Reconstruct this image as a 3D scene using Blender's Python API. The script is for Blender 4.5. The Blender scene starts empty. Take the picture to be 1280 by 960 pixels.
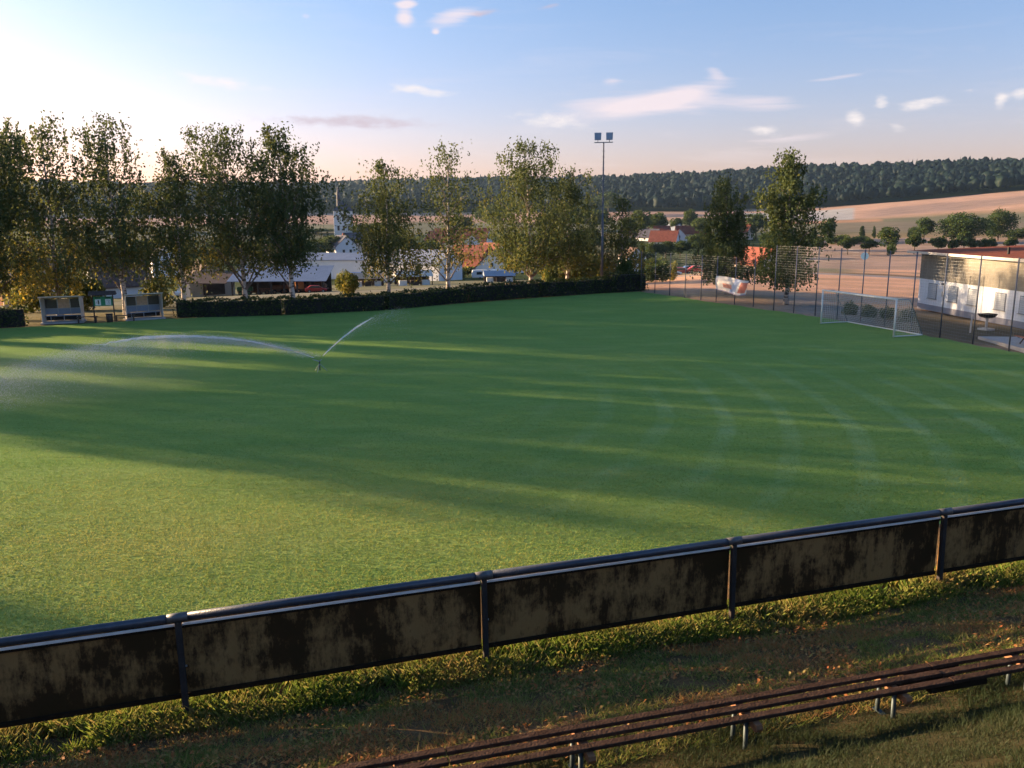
import bpy, bmesh, math, random
import numpy as np
from mathutils import Vector, Matrix

R = math.radians
SC = bpy.context.scene
COL = SC.collection

# ------------------------------------------------------------------ camera
CAM_H = 7.9                      # eye height above the pitch
FPX, PITCH, ROLL = 1030.0, math.atan(210 / 1030.0), R(0.4)
cam_d = bpy.data.cameras.new('camera')
cam = bpy.data.objects.new('camera', cam_d)
COL.objects.link(cam)
cam_d.sensor_width = 36.0
cam_d.lens = 36.0 * FPX / 1280.0
cam_d.clip_start, cam_d.clip_end = 0.1, 20000
cam.matrix_world = (Matrix.Translation((0, 0, CAM_H)) @ Matrix.Rotation(math.pi / 2 - PITCH, 4, 'X')
                    @ Matrix.Rotation(-ROLL, 4, 'Z'))
SC.camera = cam

# ------------------------------------------------------------------ sky, sun, exposure
SUN_AZ, SUN_EL = R(-70), R(9.0)          # azimuth from +Y, positive to the right
SUN_STRENGTH, SKY_STRENGTH = 5.0, 0.0525
world = bpy.data.worlds.new('World')
SC.world = world
world.use_nodes = True
wt = world.node_tree
for n_ in list(wt.nodes):
    wt.nodes.remove(n_)


def nd(tree, typ, **kw):
    n = tree.nodes.new(typ)
    for k, v in kw.items():
        setattr(n, k, v)
    return n


def lk(tree, a, b):
    tree.links.new(a, b)


def mth(tree, op, a, b=None, c=None, clamp=False):
    n = nd(tree, 'ShaderNodeMath', operation=op)
    n.use_clamp = clamp
    for i, v in enumerate((a, b, c)):
        if v is None:
            continue
        if isinstance(v, (int, float)):
            n.inputs[i].default_value = v
        else:
            lk(tree, v, n.inputs[i])
    return n.outputs[0]


def mixc(tree, fac, a, b, blend='MIX'):
    n = nd(tree, 'ShaderNodeMix', data_type='RGBA', blend_type=blend)
    for i, v in ((0, fac), (6, a), (7, b)):
        if isinstance(v, (int, float)):
            n.inputs[i].default_value = v
        elif isinstance(v, (tuple, list)):
            n.inputs[i].default_value = (*v[:3], 1)
        else:
            lk(tree, v, n.inputs[i])
    return n.outputs[2]


def sky_nodes():
    t = wt
    out = nd(t, 'ShaderNodeOutputWorld')
    bg = nd(t, 'ShaderNodeBackground')
    bg.inputs[1].default_value = SKY_STRENGTH
    lk(t, bg.outputs[0], out.inputs[0])
    sky = nd(t, 'ShaderNodeTexSky', sky_type='NISHITA')
    sky.sun_disc = False
    sky.sun_elevation = SUN_EL
    sky.sun_rotation = SUN_AZ
    sky.altitude = 300
    sky.air_density = 1.0
    sky.dust_density = 1.8
    sky.ozone_density = 1.6
    tc = nd(t, 'ShaderNodeTexCoord')
    sep = nd(t, 'ShaderNodeSeparateXYZ')
    lk(t, tc.outputs['Generated'], sep.inputs[0])
    x, y, z = sep.outputs
    az = mth(t, 'ARCTAN2', x, y)
    el = mth(t, 'ARCSINE', z)
    col = sky.outputs[0]
    # evening tint: blue above, rosy towards the horizon
    up = mth(t, 'MAXIMUM', el, 0.0)
    low = mth(t, 'POWER', 2.718, mth(t, 'MULTIPLY', up, -5.5))
    col = mixc(t, 1.0, col, mixc(t, low, (.80, 1.13, 1.48), (1.66, .98, 1.24)), 'MULTIPLY')
    # bright air round the sun
    sd = Vector((math.sin(SUN_AZ) * math.cos(SUN_EL), math.cos(SUN_AZ) * math.cos(SUN_EL), math.sin(SUN_EL)))
    dp = nd(t, 'ShaderNodeVectorMath', operation='DOT_PRODUCT')
    lk(t, tc.outputs['Generated'], dp.inputs[0])
    dp.inputs[1].default_value = sd
    ang = mth(t, 'ARCCOSINE', mth(t, 'MINIMUM', dp.outputs['Value'], 0.99999))
    aure = mth(t, 'POWER', 2.718, mth(t, 'MULTIPLY', mth(t, 'MULTIPLY', ang, ang), -2.6))
    col = mixc(t, mth(t, "MULTIPLY", aure, 0.12), col, mixc(t, 1.0, col, (5.0, 4.3, 2.7), 'ADD'))
    col = mixc(t, mth(t, 'MULTIPLY', aure, .9), col, mixc(t, 1.0, col, (1.0, .90, .66), 'MULTIPLY'))
    # cirrus: stretched noise on the sky dome
    comb = nd(t, 'ShaderNodeCombineXYZ')
    lk(t, mth(t, 'MULTIPLY', az, 5.0), comb.inputs[0])
    lk(t, mth(t, 'MULTIPLY', mth(t, 'ADD', el, mth(t, 'MULTIPLY', az, 0.02)), 46.0), comb.inputs[1])
    nz = nd(t, 'ShaderNodeTexNoise')
    nz.inputs['Scale'].default_value = 1.0
    nz.inputs['Detail'].default_value = 7
    nz.inputs['Roughness'].default_value = 0.62
    nz.inputs['Distortion'].default_value = 0.6
    lk(t, comb.outputs[0], nz.inputs['Vector'])
    band = mth(t, 'MULTIPLY', mth(t, 'SMOOTH_MIN', mth(t, 'MULTIPLY', up, 22.0), 1.0, 0.3),
               mth(t, 'POWER', 2.718, mth(t, 'MULTIPLY', up, -7.0)))
    cir = mth(t, 'MULTIPLY', mth(t, 'SUBTRACT', nz.outputs[0], 0.53), 3.2, clamp=True)
    cir = mth(t, 'MULTIPLY', mth(t, 'MULTIPLY', cir, band), 0.6, clamp=True)
    col = mixc(t, cir, col, (4.7, 4.0, 4.0))
    # single clouds: (azimuth, elevation, half width, half height, tilt, colour, strength), degrees
    comb2 = nd(t, 'ShaderNodeCombineXYZ')
    lk(t, mth(t, 'MULTIPLY', az, 40.0), comb2.inputs[0])
    lk(t, mth(t, 'MULTIPLY', el, 110.0), comb2.inputs[1])
    nz2 = nd(t, 'ShaderNodeTexNoise')
    nz2.inputs['Scale'].default_value = 1.0
    nz2.inputs['Detail'].default_value = 5
    nz2.inputs['Roughness'].default_value = 0.6
    lk(t, comb2.outputs[0], nz2.inputs['Vector'])
    grey, pink, cream = (3.1, 2.55, 2.9), (4.6, 3.9, 4.0), (4.8, 4.35, 4.2)
    clouds = [
              (-3.7, 12.5, 1.87, 0.51, 8, 1, 1.1), (-6.8, 12.4, 0.62, 0.51, 0, 1, 1.2), (-6.6, 13.2, 0.82, 0.3, 5, 1, 1.2), (-4.8, 11.6, 0.31, 0.2, 0, 1, 0.9),
              (-1.9, 12.7, 1.14, 0.25, 8, 0, 0.9), (2.4, 13.0, 1.24, 0.2, 12, 0, 0.7), (-10.4, 6.1, 5.49, 0.46, -1.5, 0, 1.05), (-5.9, 8.1, 2.73, 0.4, -8, 2, 0.85),
              (-18.9, 8.3, 3.61, 0.46, -5, 2, 0.8), (2.8, 6.2, 3.18, 0.66, -6, 2, 0.75), (7.5, 6.9, 7.16, 1.01, 3, 1, 0.85), (11.1, 7.6, 3.03, 0.61, 10, 1, 0.7),
              (16.6, 6.9, 2.88, 0.61, -3, 1, 0.7), (13.3, 8.9, 0.8, 0.4, -20, 1, 0.75), (20.8, 8.2, 2.27, 0.2, 5, 1, 0.75), (21.8, 5.8, 0.64, 0.56, -20, 2, 0.95),
              (23.3, 6.6, 0.45, 0.46, 30, 2, 0.95), (25.6, 6.4, 1.45, 0.35, 8, 2, 0.95), (29.6, 6.3, 0.36, 0.46, 0, 2, 0.95), (30.6, 6.7, 0.55, 0.46, 8, 2, 0.95),
              (24.3, 5.1, 0.62, 0.3, -15, 2, 0.7), (16.5, 5.2, 1.75, 0.4, -10, 2, 0.7), (18.7, 4.7, 4.21, 0.3, 2, 1, 0.6), (6.7, 8.6, 0.83, 0.35, 0, 1, 0.6),
              (-13.0, 12.3, 0.35, 0.2, 0, 1, 0.6), (28.1, 7.0, 0.57, 0.2, 0, 2, 0.6), (-10.9, 7.2, 3.1, 0.46, 0, 1, 0.35), (-44, 5.8, 6, 0.7, 2, 2, 0.5),
              (45, 7.2, 5, 0.7, -3, 1, 0.7),
    ]
    ae = nd(t, 'ShaderNodeCombineXYZ')
    lk(t, az, ae.inputs[0])
    lk(t, el, ae.inputs[1])
    for ci, colr in enumerate((grey, pink, cream)):
        total = None
        for (a, e, w, h, tl, c, s) in clouds:
            if c != ci:
                continue
            mp = nd(t, 'ShaderNodeMapping', vector_type='TEXTURE')
            mp.inputs['Location'].default_value = (R(a), R(e), 0)
            mp.inputs['Rotation'].default_value = (0, 0, R(tl))
            mp.inputs['Scale'].default_value = (R(w), R(h), 1)
            lk(t, ae.outputs[0], mp.inputs[0])
            dt = nd(t, 'ShaderNodeVectorMath', operation='DOT_PRODUCT')
            lk(t, mp.outputs[0], dt.inputs[0])
            lk(t, mp.outputs[0], dt.inputs[1])
            g = mth(t, 'POWER', .37, dt.outputs['Value'])
            total = mth(t, 'MULTIPLY_ADD', g, s, total if total else 0.0)
        m = mth(t, 'MULTIPLY_ADD', mth(t, 'SUBTRACT', (nz if ci == 1 else nz2).outputs[0], 0.5), 1.9, mth(t, 'SUBTRACT', total, .34))
        m = mth(t, 'MULTIPLY', m, 1.4, clamp=True)
        m = mth(t, 'MULTIPLY', mth(t, 'MULTIPLY', m, mth(t, 'MULTIPLY', total, 1.5, clamp=True)), .85, clamp=True)
        col = mixc(t, m, col, colr)
    lk(t, col, bg.inputs[0])


sky_nodes()

sun_d = bpy.data.lights.new('sun', 'SUN')
sun_d.energy = SUN_STRENGTH
sun_d.angle = R(0.6)
sun_d.color = (1.0, 0.70, 0.40)
sun = bpy.data.objects.new('sun', sun_d)
COL.objects.link(sun)
_sv = Vector((math.sin(SUN_AZ) * math.cos(SUN_EL), math.cos(SUN_AZ) * math.cos(SUN_EL), math.sin(SUN_EL)))
sun.rotation_euler = (-_sv).to_track_quat('-Z', 'Y').to_euler()
sun.location = _sv * 300

vs = SC.view_settings
vs.view_transform = 'Standard'
vs.look = 'None'
vs.exposure = 2.05
vs.gamma = 1
SC.cycles.use_denoising = True
SC.cycles.max_bounces = 5
SC.cycles.diffuse_bounces = 3
SC.cycles.adaptive_threshold = 0.02
SC.cycles.transparent_max_bounces = 16
SC.cycles.volume_bounces = 0
world.cycles.sampling_method = 'MANUAL'
world.cycles.sample_map_resolution = 512

# ------------------------------------------------------------------ pixel measuring helpers (photo pixel -> place in the world)
_cp, _sp = math.cos(PITCH), math.sin(PITCH)
_cr, _sr = math.cos(ROLL), math.sin(ROLL)


def ray(px, py):
    u, v = (px - 640) / FPX, -(py - 480) / FPX
    u, v = u * _cr + v * _sr, v * _cr - u * _sr
    return Vector((u, _cp + v * _sp, -_sp + v * _cp))


def G(px, py, z=0.0):            # where the sight line meets height z
    d = ray(px, py)
    return Vector((0, 0, CAM_H)) + d * ((z - CAM_H) / d.z)


def AT(px, py, D):               # the point on the sight line D metres ahead
    d = ray(px, py)
    return Vector((0, 0, CAM_H)) + d * (D / d.y)


# ------------------------------------------------------------------ mesh helpers
rng = np.random.default_rng(7)
random.seed(7)


class MB:
    def __init__(self):
        self.v, self.f = [], []

    def add(self, vs_, fs):
        o = len(self.v)
        self.v += [tuple(p) for p in vs_]
        self.f += [tuple(i + o for i in f) for f in fs]
        return self

    def box(self, c, s, rz=0.0, rx=0.0, ry=0.0):
        m = Matrix.Translation(c) @ Matrix.Rotation(rz, 4, 'Z') @ Matrix.Rotation(ry, 4, 'Y') @ Matrix.Rotation(rx, 4, 'X')
        P = [m @ Vector((a * s[0] / 2, b * s[1] / 2, d * s[2] / 2)) for a in (-1, 1) for b in (-1, 1) for d in (-1, 1)]
        return self.add(P, [(0, 1, 3, 2), (4, 6, 7, 5), (0, 4, 5, 1), (2, 3, 7, 6), (0, 2, 6, 4), (1, 5, 7, 3)])

    def bar(self, a, b, w, h=None):
        a, b = Vector(a), Vector(b)
        h = h or w
        d = (b - a)
        L = d.length
        d.normalize()
        up = Vector((0, 0, 1)) if abs(d.z) < .95 else Vector((0, 1, 0))
        s = d.cross(up).normalized()
        u = s.cross(d)
        P = [p + s * (i * w / 2) + u * (j * h / 2) for p in (a, b) for i in (-1, 1) for j in (-1, 1)]
        return self.add(P, [(0, 2, 3, 1), (4, 5, 7, 6), (0, 1, 5, 4), (2, 6, 7, 3), (0, 4, 6, 2), (1, 3, 7, 5)])

    def tube(self, pts, rad, n=8, cap=True):
        pts = [Vector(p) for p in pts]
        if not isinstance(rad, (list, tuple)):
            rad = [rad] * len(pts)
        V, F = [], []
        for i, p in enumerate(pts):
            d = (pts[min(i + 1, len(pts) - 1)] - pts[max(i - 1, 0)]).normalized()
            ref = Vector((0, 0, 1)) if abs(d.z) < .9 else Vector((1, 0, 0))
            s = d.cross(ref).normalized()
            u = s.cross(d)
            for k in range(n):
                a = 2 * math.pi * k / n
                V.append(p + (s * math.cos(a) + u * math.sin(a)) * rad[i])
        for i in range(len(pts) - 1):
            for k in range(n):
                F.append((i * n + k, i * n + (k + 1) % n, (i + 1) * n + (k + 1) % n, (i + 1) * n + k))
        if cap:
            F.append(tuple(range(n))[::-1])
            F.append(tuple((len(pts) - 1) * n + k for k in range(n)))
        return self.add(V, F)

    def prism(self, poly, a, b):
        """poly: list of 3D points of one end; extruded by the vector b-a."""
        d = Vector(b) - Vector(a)
        n = len(poly)
        P = [Vector(p) for p in poly] + [Vector(p) + d for p in poly]
        F = [tuple(range(n))[::-1], tuple(range(n, 2 * n))]
        F += [(i, (i + 1) % n, n + (i + 1) % n, n + i) for i in range(n)]
        return self.add(P, F)

    def mesh(self, name, mat, smooth=False):
        me = bpy.data.meshes.new(name)
        me.from_pydata(self.v, [], self.f)
        me.validate()
        bm = bmesh.new()
        bm.from_mesh(me)
        bmesh.ops.recalc_face_normals(bm, faces=bm.faces)
        bm.to_mesh(me)
        bm.free()
        if mat:
            me.materials.append(mat)
        if smooth:
            for p in me.polygons:
                p.use_smooth = True
        return me

    def build(self, name, mat, parent=None, smooth=False, bevel=0.0):
        o = bpy.data.objects.new(name, self.mesh(name, mat, smooth))
        COL.objects.link(o)
        if parent:
            o.parent = parent
        if bevel:
            m = o.modifiers.new('bevel', 'BEVEL')
            m.width = bevel
            m.segments = 2
            m.limit_method = 'ANGLE'
        return o


def npmesh(name, V, F, mat, attrs=None, smooth=False, parent=None, link=True):
    V = np.asarray(V, np.float32)
    F = np.asarray(F, np.int32)
    me = bpy.data.meshes.new(name)
    k = F.shape[1]
    me.vertices.add(len(V))
    me.vertices.foreach_set('co', V.ravel())
    me.loops.add(F.size)
    me.loops.foreach_set('vertex_index', F.ravel())
    me.polygons.add(len(F))
    me.polygons.foreach_set('loop_start', np.arange(0, F.size, k, dtype=np.int32))
    me.polygons.foreach_set('loop_total', np.full(len(F), k, dtype=np.int32))
    if smooth:
        me.polygons.foreach_set('use_smooth', np.ones(len(F), dtype=bool))
    for an, (dom, typ, data) in (attrs or {}).items():
        a = me.attributes.new(an, typ, dom)
        if typ == 'FLOAT':
            a.data.foreach_set('value', np.asarray(data, np.float32))
        else:
            a.data.foreach_set('color', np.asarray(data, np.float32).ravel())
    me.update(calc_edges=True)
    me.materials.append(mat)
    if not link:
        return me
    o = bpy.data.objects.new(name, me)
    COL.objects.link(o)
    if parent:
        o.parent = parent
    return o


def tag(o, label, cat, group=None, kind=None):
    if label:
        o['label'] = label
    if cat:
        o['category'] = cat
    if group:
        o['group'] = group
    if kind:
        o['kind'] = kind
    return o


def thing(name, label, cat, loc=(0, 0, 0), rz=0.0, group=None):
    o = bpy.data.objects.new(name, None)
    COL.objects.link(o)
    o.location = loc
    o.rotation_euler = (0, 0, rz)
    o.empty_display_size = .2
    return tag(o, label, cat, group)


def copy_tree(o, parent=None):
    c = o.copy()
    COL.objects.link(c)
    c.parent = parent
    for ch in [q for q in bpy.data.objects if q.parent == o]:
        copy_tree(ch, c)
    return c


# ------------------------------------------------------------------ materials
MATS = {}


def mat(name, col, rough=.7, metal=0.0, var=.18, scale=3.0, bump=0.0, bscale=40.0, spec=.3, col2=None):
    """plain coloured material with noisy tone, optional second colour and fine relief"""
    if name in MATS:
        return MATS[name]
    m = bpy.data.materials.new(name)
    m.use_nodes = True
    t = m.node_tree
    b = t.nodes['Principled BSDF']
    tc = nd(t, 'ShaderNodeTexCoord')
    nz = nd(t, 'ShaderNodeTexNoise')
    nz.inputs['Scale'].default_value = scale
    nz.inputs['Detail'].default_value = 6
    nz.inputs['Roughness'].default_value = .65
    lk(t, tc.outputs['Object'], nz.inputs['Vector'])
    c2 = col2 if col2 else tuple(c * (1 - var) for c in col)
    c1 = col if col2 else tuple(min(1, c * (1 + var)) for c in col)
    f = mth(t, 'MULTIPLY_ADD', nz.outputs[0], 2.2, -.6, clamp=True)
    lk(t, mixc(t, f, c2, c1), b.inputs['Base Color'])
    b.inputs['Roughness'].default_value = rough
    b.inputs['Metallic'].default_value = metal
    b.inputs['Specular IOR Level'].default_value = spec
    if bump:
        n2 = nd(t, 'ShaderNodeTexNoise')
        n2.inputs['Scale'].default_value = bscale
        n2.inputs['Detail'].default_value = 4
        lk(t, tc.outputs['Object'], n2.inputs['Vector'])
        bp = nd(t, 'ShaderNodeBump')
        bp.inputs['Strength'].default_value = bump
        bp.inputs['Distance'].default_value = .02
        lk(t, n2.outputs[0], bp.inputs['Height'])
        lk(t, bp.outputs[0], b.inputs['Normal'])
    MATS[name] = m
    return m


def leaf_mat(name, stops, transl=.38, rough=.6):
    m = bpy.data.materials.new(name)
    m.use_nodes = True
    t = m.node_tree
    for n in list(t.nodes):
        t.nodes.remove(n)
    out = nd(t, 'ShaderNodeOutputMaterial')
    at = nd(t, 'ShaderNodeAttribute', attribute_name='tint')
    rp = nd(t, 'ShaderNodeValToRGB')
    while len(rp.color_ramp.elements) < len(stops):
        rp.color_ramp.elements.new(.5)
    for e, (p, c) in zip(rp.color_ramp.elements, stops):
        e.position = p
        e.color = (*c, 1)
    lk(t, at.outputs['Fac'], rp.inputs[0])
    df = nd(t, 'ShaderNodeBsdfPrincipled')
    df.inputs['Roughness'].default_value = rough
    df.inputs['Specular IOR Level'].default_value = .08
    tr = nd(t, 'ShaderNodeBsdfTranslucent')
    lk(t, rp.outputs[0], df.inputs['Base Color'])
    lk(t, mixc(t, .18, rp.outputs[0], (.30, .30, .04)), tr.inputs[0])
    mx = nd(t, 'ShaderNodeMixShader')
    mx.inputs[0].default_value = transl
    lk(t, df.outputs[0], mx.inputs[1])
    lk(t, tr.outputs[0], mx.inputs[2])
    lk(t, mx.outputs[0], out.inputs[0])
    return m


M_birch = leaf_mat('birch_leaf', [(0, (.040, .066, .032)), (.45, (.080, .108, .042)), (.75, (.21, .17, .042)), (1, (.46, .32, .05))], .34)
M_leaf = leaf_mat('broad_leaf', [(0, (.018, .040, .016)), (.5, (.045, .080, .024)), (.85, (.11, .13, .03)), (1, (.25, .20, .04))], .3)
M_hedge = leaf_mat('hedge_leaf', [(0, (.020, .038, .014)), (.6, (.045, .072, .024)), (.9, (.11, .11, .04)), (1, (.30, .22, .07))], .22)
M_grass = leaf_mat('grass_blade', [(0, (.045, .11, .018)), (.4, (.12, .19, .03)), (.7, (.30, .25, .085)), (.86, (.38, .21, .085)), (1, (.42, .15, .055))], .35)
M_shaded_lush = leaf_mat('shaded_lush_blade', [(0, (.018, .034, .014)), (.5, (.040, .048, .024)), (1, (.13, .10, .06))], .15)  # shade on the bank put into these darker blade colours
M_turf = leaf_mat('turf_blade', [(0, (.09, .21, .04)), (.5, (.18, .28, .06)), (1, (.42, .38, .10))], .35)


def bark_mat():
    m = bpy.data.materials.new('birch_bark')
    m.use_nodes = True
    t = m.node_tree
    b = t.nodes['Principled BSDF']
    tc = nd(t, 'ShaderNodeTexCoord')
    mp = nd(t, 'ShaderNodeMapping')
    mp.inputs['Scale'].default_value = (1.2, 1.2, 3.6)
    lk(t, tc.outputs['Object'], mp.inputs[0])
    nz = nd(t, 'ShaderNodeTexNoise')
    nz.inputs['Scale'].default_value = 1.3
    nz.inputs['Detail'].default_value = 5
    lk(t, mp.outputs[0], nz.inputs['Vector'])
    f = mth(t, 'MULTIPLY_ADD', nz.outputs[0], 9, -4.4, clamp=True)
    lk(t, mixc(t, f, (.50, .44, .40), (.045, .036, .03)), b.inputs['Base Color'])
    b.inputs['Roughness'].default_value = .85
    return m


M_bark = bark_mat()
M_twig = mat('birch_twig', (.16, .13, .115), .9, 0, .3, 4)
M_brown_bark = mat('brown_bark', (.075, .055, .04), .9, bump=.5)


def turf_mat():
    m = bpy.data.materials.new('mown_turf')
    m.use_nodes = True
    t = m.node_tree
    b = t.nodes['Principled BSDF']
    geo = nd(t, 'ShaderNodeNewGeometry')
    pos = geo.outputs['Position']

    def noise(scale, detail=5, rough=.6, vec=pos, sx=1, sy=1, rz=0):
        mp = nd(t, 'ShaderNodeMapping')
        mp.inputs['Scale'].default_value = (sx, sy, 1)
        mp.inputs['Rotation'].default_value = (0, 0, rz)
        lk(t, vec, mp.inputs[0])
        n = nd(t, 'ShaderNodeTexNoise')
        n.inputs['Scale'].default_value = scale
        n.inputs['Detail'].default_value = detail
        n.inputs['Roughness'].default_value = rough
        lk(t, mp.outputs[0], n.inputs['Vector'])
        return n.outputs[0]
    big = noise(.06, 4)
    mid = noise(.35, 5, .65, sx=.5, sy=1.3, rz=R(-17))
    fine = noise(5, 6, .75)
    tuft = noise(22, 4, .7, sx=.6, sy=1.0, rz=R(-12))
    streak = noise(1.5, 4, .6, sx=.10, sy=2.3, rz=R(-17.2))
    # mowing rounds: the blades lie the other way in every second round
    sep = nd(t, 'ShaderNodeSeparateXYZ')
    lk(t, pos, sep.inputs[0])
    dx = mth(t, 'SUBTRACT', sep.outputs[0], -19.0)
    dy = mth(t, 'SUBTRACT', sep.outputs[1], 37.0)
    rr = mth(t, 'SQRT', mth(t, 'ADD', mth(t, 'MULTIPLY', dx, dx), mth(t, 'MULTIPLY', dy, dy)))
    rr = mth(t, 'ADD', rr, mth(t, 'MULTIPLY', big, 2.0))
    rnd = mth(t, 'SINE', mth(t, 'MULTIPLY', rr, 2 * math.pi / 2.35))
    rnd = mth(t, 'MULTIPLY_ADD', rnd, 2.4, -1.1, clamp=True)
    an = mth(t, 'ARCTAN2', dy, dx)
    sect = mth(t, 'SUBTRACT', 1.0, mth(t, 'MULTIPLY', mth(t, 'ABSOLUTE', mth(t, 'ADD', an, .22)), 1.6), clamp=True)
    sect = mth(t, 'MULTIPLY', sect, mth(t, 'MULTIPLY_ADD', rr, .10, -1.9, clamp=True))
    col = mixc(t, mth(t, 'MULTIPLY_ADD', mid, 4.0, -1.5, clamp=True), (.140, .280, .052), (.220, .355, .080))
    col = mixc(t, mth(t, 'MULTIPLY_ADD', big, 3.0, -1.2, clamp=True), col, mixc(t, .5, col, (.27, .34, .085)))
    col = mixc(t, mth(t, 'MULTIPLY', mth(t, 'MULTIPLY_ADD', streak, 4, -1.9, clamp=True), .35), col, (.13, .15, .045))
    col = mixc(t, mth(t, 'MULTIPLY', mth(t, 'MULTIPLY_ADD', mth(t, 'ADD', mid, mth(t, 'MULTIPLY', streak, .5)), 5, -4.05, clamp=True), .6), col, (.30, .34, .12))
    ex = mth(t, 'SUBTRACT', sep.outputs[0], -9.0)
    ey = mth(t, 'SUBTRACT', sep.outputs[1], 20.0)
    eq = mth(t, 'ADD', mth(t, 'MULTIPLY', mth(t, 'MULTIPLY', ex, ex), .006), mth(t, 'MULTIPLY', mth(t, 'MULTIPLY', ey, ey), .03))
    warm = mth(t, 'MULTIPLY', mth(t, 'POWER', .37, eq), mth(t, 'MULTIPLY_ADD', mth(t, 'ADD', mid, streak), 1.6, -.9, clamp=True))  # yellow of the sunlit wedge painted into the turf, besides drier grass
    col = mixc(t, mth(t, 'MULTIPLY', warm, .8), col, (.36, .35, .11))
    blot = noise(1.1, 5, .7, sx=.45, sy=1.2, rz=R(-20))
    col = mixc(t, mth(t, 'MULTIPLY', mth(t, 'MULTIPLY_ADD', blot, 5, -2.0, clamp=True), .42), col, mixc(t, .55, col, (.04, .15, .025)))
    pale = noise(.55, 4, .7, sx=.35, sy=1.4, rz=R(-14))
    col = mixc(t, mth(t, 'MULTIPLY', mth(t, 'MULTIPLY_ADD', pale, 6, -3.3, clamp=True), .40), col, (.34, .42, .15))
    ff = mth(t, 'MULTIPLY_ADD', mth(t, 'ADD', fine, tuft), 1.3, -.8, clamp=True)
    col = mixc(t, ff, mixc(t, .36, col, (.03, .10, .02)), mixc(t, .6, col, (.30, .40, .12)))
    col = mixc(t, mth(t, 'MULTIPLY', mth(t, 'MULTIPLY', rnd, sect), mth(t, 'MULTIPLY_ADD', mid, 1.3, -.32, clamp=True)), col, mixc(t, .6, col, (.34, .48, .26)))
    lk(t, col, b.inputs['Base Color'])
    b.inputs['Roughness'].default_value = .8
    b.inputs['Specular IOR Level'].default_value = .02
    bp = nd(t, 'ShaderNodeBump')
    bp.inputs['Strength'].default_value = .55
    bp.inputs['Distance'].default_value = .06
    lk(t, mth(t, 'ADD', mth(t, 'MULTIPLY', tuft, .6), mth(t, 'ADD', mth(t, 'MULTIPLY', streak, 1.2), fine)), bp.inputs['Height'])
    lk(t, bp.outputs[0], b.inputs['Normal'])
    return m


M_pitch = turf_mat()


def land_mat():
    m = bpy.data.materials.new('land')
    m.use_nodes = True
    t = m.node_tree
    b = t.nodes['Principled BSDF']
    at = nd(t, 'ShaderNodeAttribute', attribute_name='land')
    geo = nd(t, 'ShaderNodeNewGeometry')
    n1 = nd(t, 'ShaderNodeTexNoise')
    n1.inputs['Scale'].default_value = .12
    n1.inputs['Detail'].default_value = 8
    n1.inputs['Roughness'].default_value = .7
    mp = nd(t, 'ShaderNodeMapping')
    mp.inputs['Scale'].default_value = (.35, 1.3, 1)
    mp.inputs['Rotation'].default_value = (0, 0, R(8))
    lk(t, geo.outputs['Position'], mp.inputs[0])
    lk(t, mp.outputs[0], n1.inputs['Vector'])
    n2 = nd(t, 'ShaderNodeTexNoise')
    n2.inputs['Scale'].default_value = 1.6
    n2.inputs['Detail'].default_value = 6
    n2.inputs['Roughness'].default_value = .7
    lk(t, geo.outputs['Position'], n2.inputs['Vector'])
    c = at.outputs['Color']
    dark = mixc(t, .5, c, mixc(t, 1.0, c, (.25, .32, .22), 'MULTIPLY'))
    f = mth(t, 'MULTIPLY_ADD', mth(t, 'ADD', n1.outputs[0], mth(t, 'MULTIPLY', n2.outputs[0], .5)), 3.0, -1.7, clamp=True)
    lk(t, mixc(t, f, dark, c), b.inputs['Base Color'])
    b.inputs['Roughness'].default_value = 1
    b.inputs['Specular IOR Level'].default_value = .02
    bp = nd(t, 'ShaderNodeBump')
    bp.inputs['Strength'].default_value = .6
    bp.inputs['Distance'].default_value = .12
    lk(t, n2.outputs[0], bp.inputs['Height'])
    lk(t, bp.outputs[0], b.inputs['Normal'])
    return m


def soil_mat():
    """bank: thatch of dead grass over soil"""
    m = bpy.data.materials.new('dry_thatch')
    m.use_nodes = True
    t = m.node_tree
    b = t.nodes['Principled BSDF']
    geo = nd(t, 'ShaderNodeNewGeometry')
    n1 = nd(t, 'ShaderNodeTexNoise')
    n1.inputs['Scale'].default_value = 1.3
    n1.inputs['Detail'].default_value = 6
    n2 = nd(t, 'ShaderNodeTexNoise')
    n2.inputs['Scale'].default_value = 34
    n2.inputs['Detail'].default_value = 6
    n2.inputs['Roughness'].default_value = .75
    for n in (n1, n2):
        lk(t, geo.outputs['Position'], n.inputs['Vector'])
    c = mixc(t, mth(t, 'MULTIPLY_ADD', n1.outputs[0], 4, -1.6, clamp=True), (.11, .082, .045), (.21, .12, .06))
    c = mixc(t, mth(t, 'MULTIPLY_ADD', n2.outputs[0], 3, -1.2, clamp=True), mixc(t, .5, c, (.03, .02, .012)), mixc(t, .4, c, (.28, .19, .10)))
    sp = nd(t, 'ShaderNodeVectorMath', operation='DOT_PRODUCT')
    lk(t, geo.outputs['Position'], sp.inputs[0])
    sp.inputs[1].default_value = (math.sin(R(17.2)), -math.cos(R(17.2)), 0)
    bank_dark = mth(t, 'MULTIPLY_ADD', mth(t, 'ADD', sp.outputs['Value'], n1.outputs[0]), 1.2, 6.6, clamp=True)  # soil turns darker and greener further up the bank
    c = mixc(t, mth(t, 'MULTIPLY', bank_dark, .85), c, mixc(t, n2.outputs[0], (.022, .026, .012), (.055, .052, .028)))
    lk(t, c, b.inputs['Base Color'])
    b.inputs['Roughness'].default_value = 1
    b.inputs['Specular IOR Level'].default_value = .02
    bp = nd(t, 'ShaderNodeBump')
    bp.inputs['Strength'].default_value = .9
    bp.inputs['Distance'].default_value = .03
    lk(t, n2.outputs[0], bp.inputs['Height'])
    lk(t, bp.outputs[0], b.inputs['Normal'])
    return m


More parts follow.
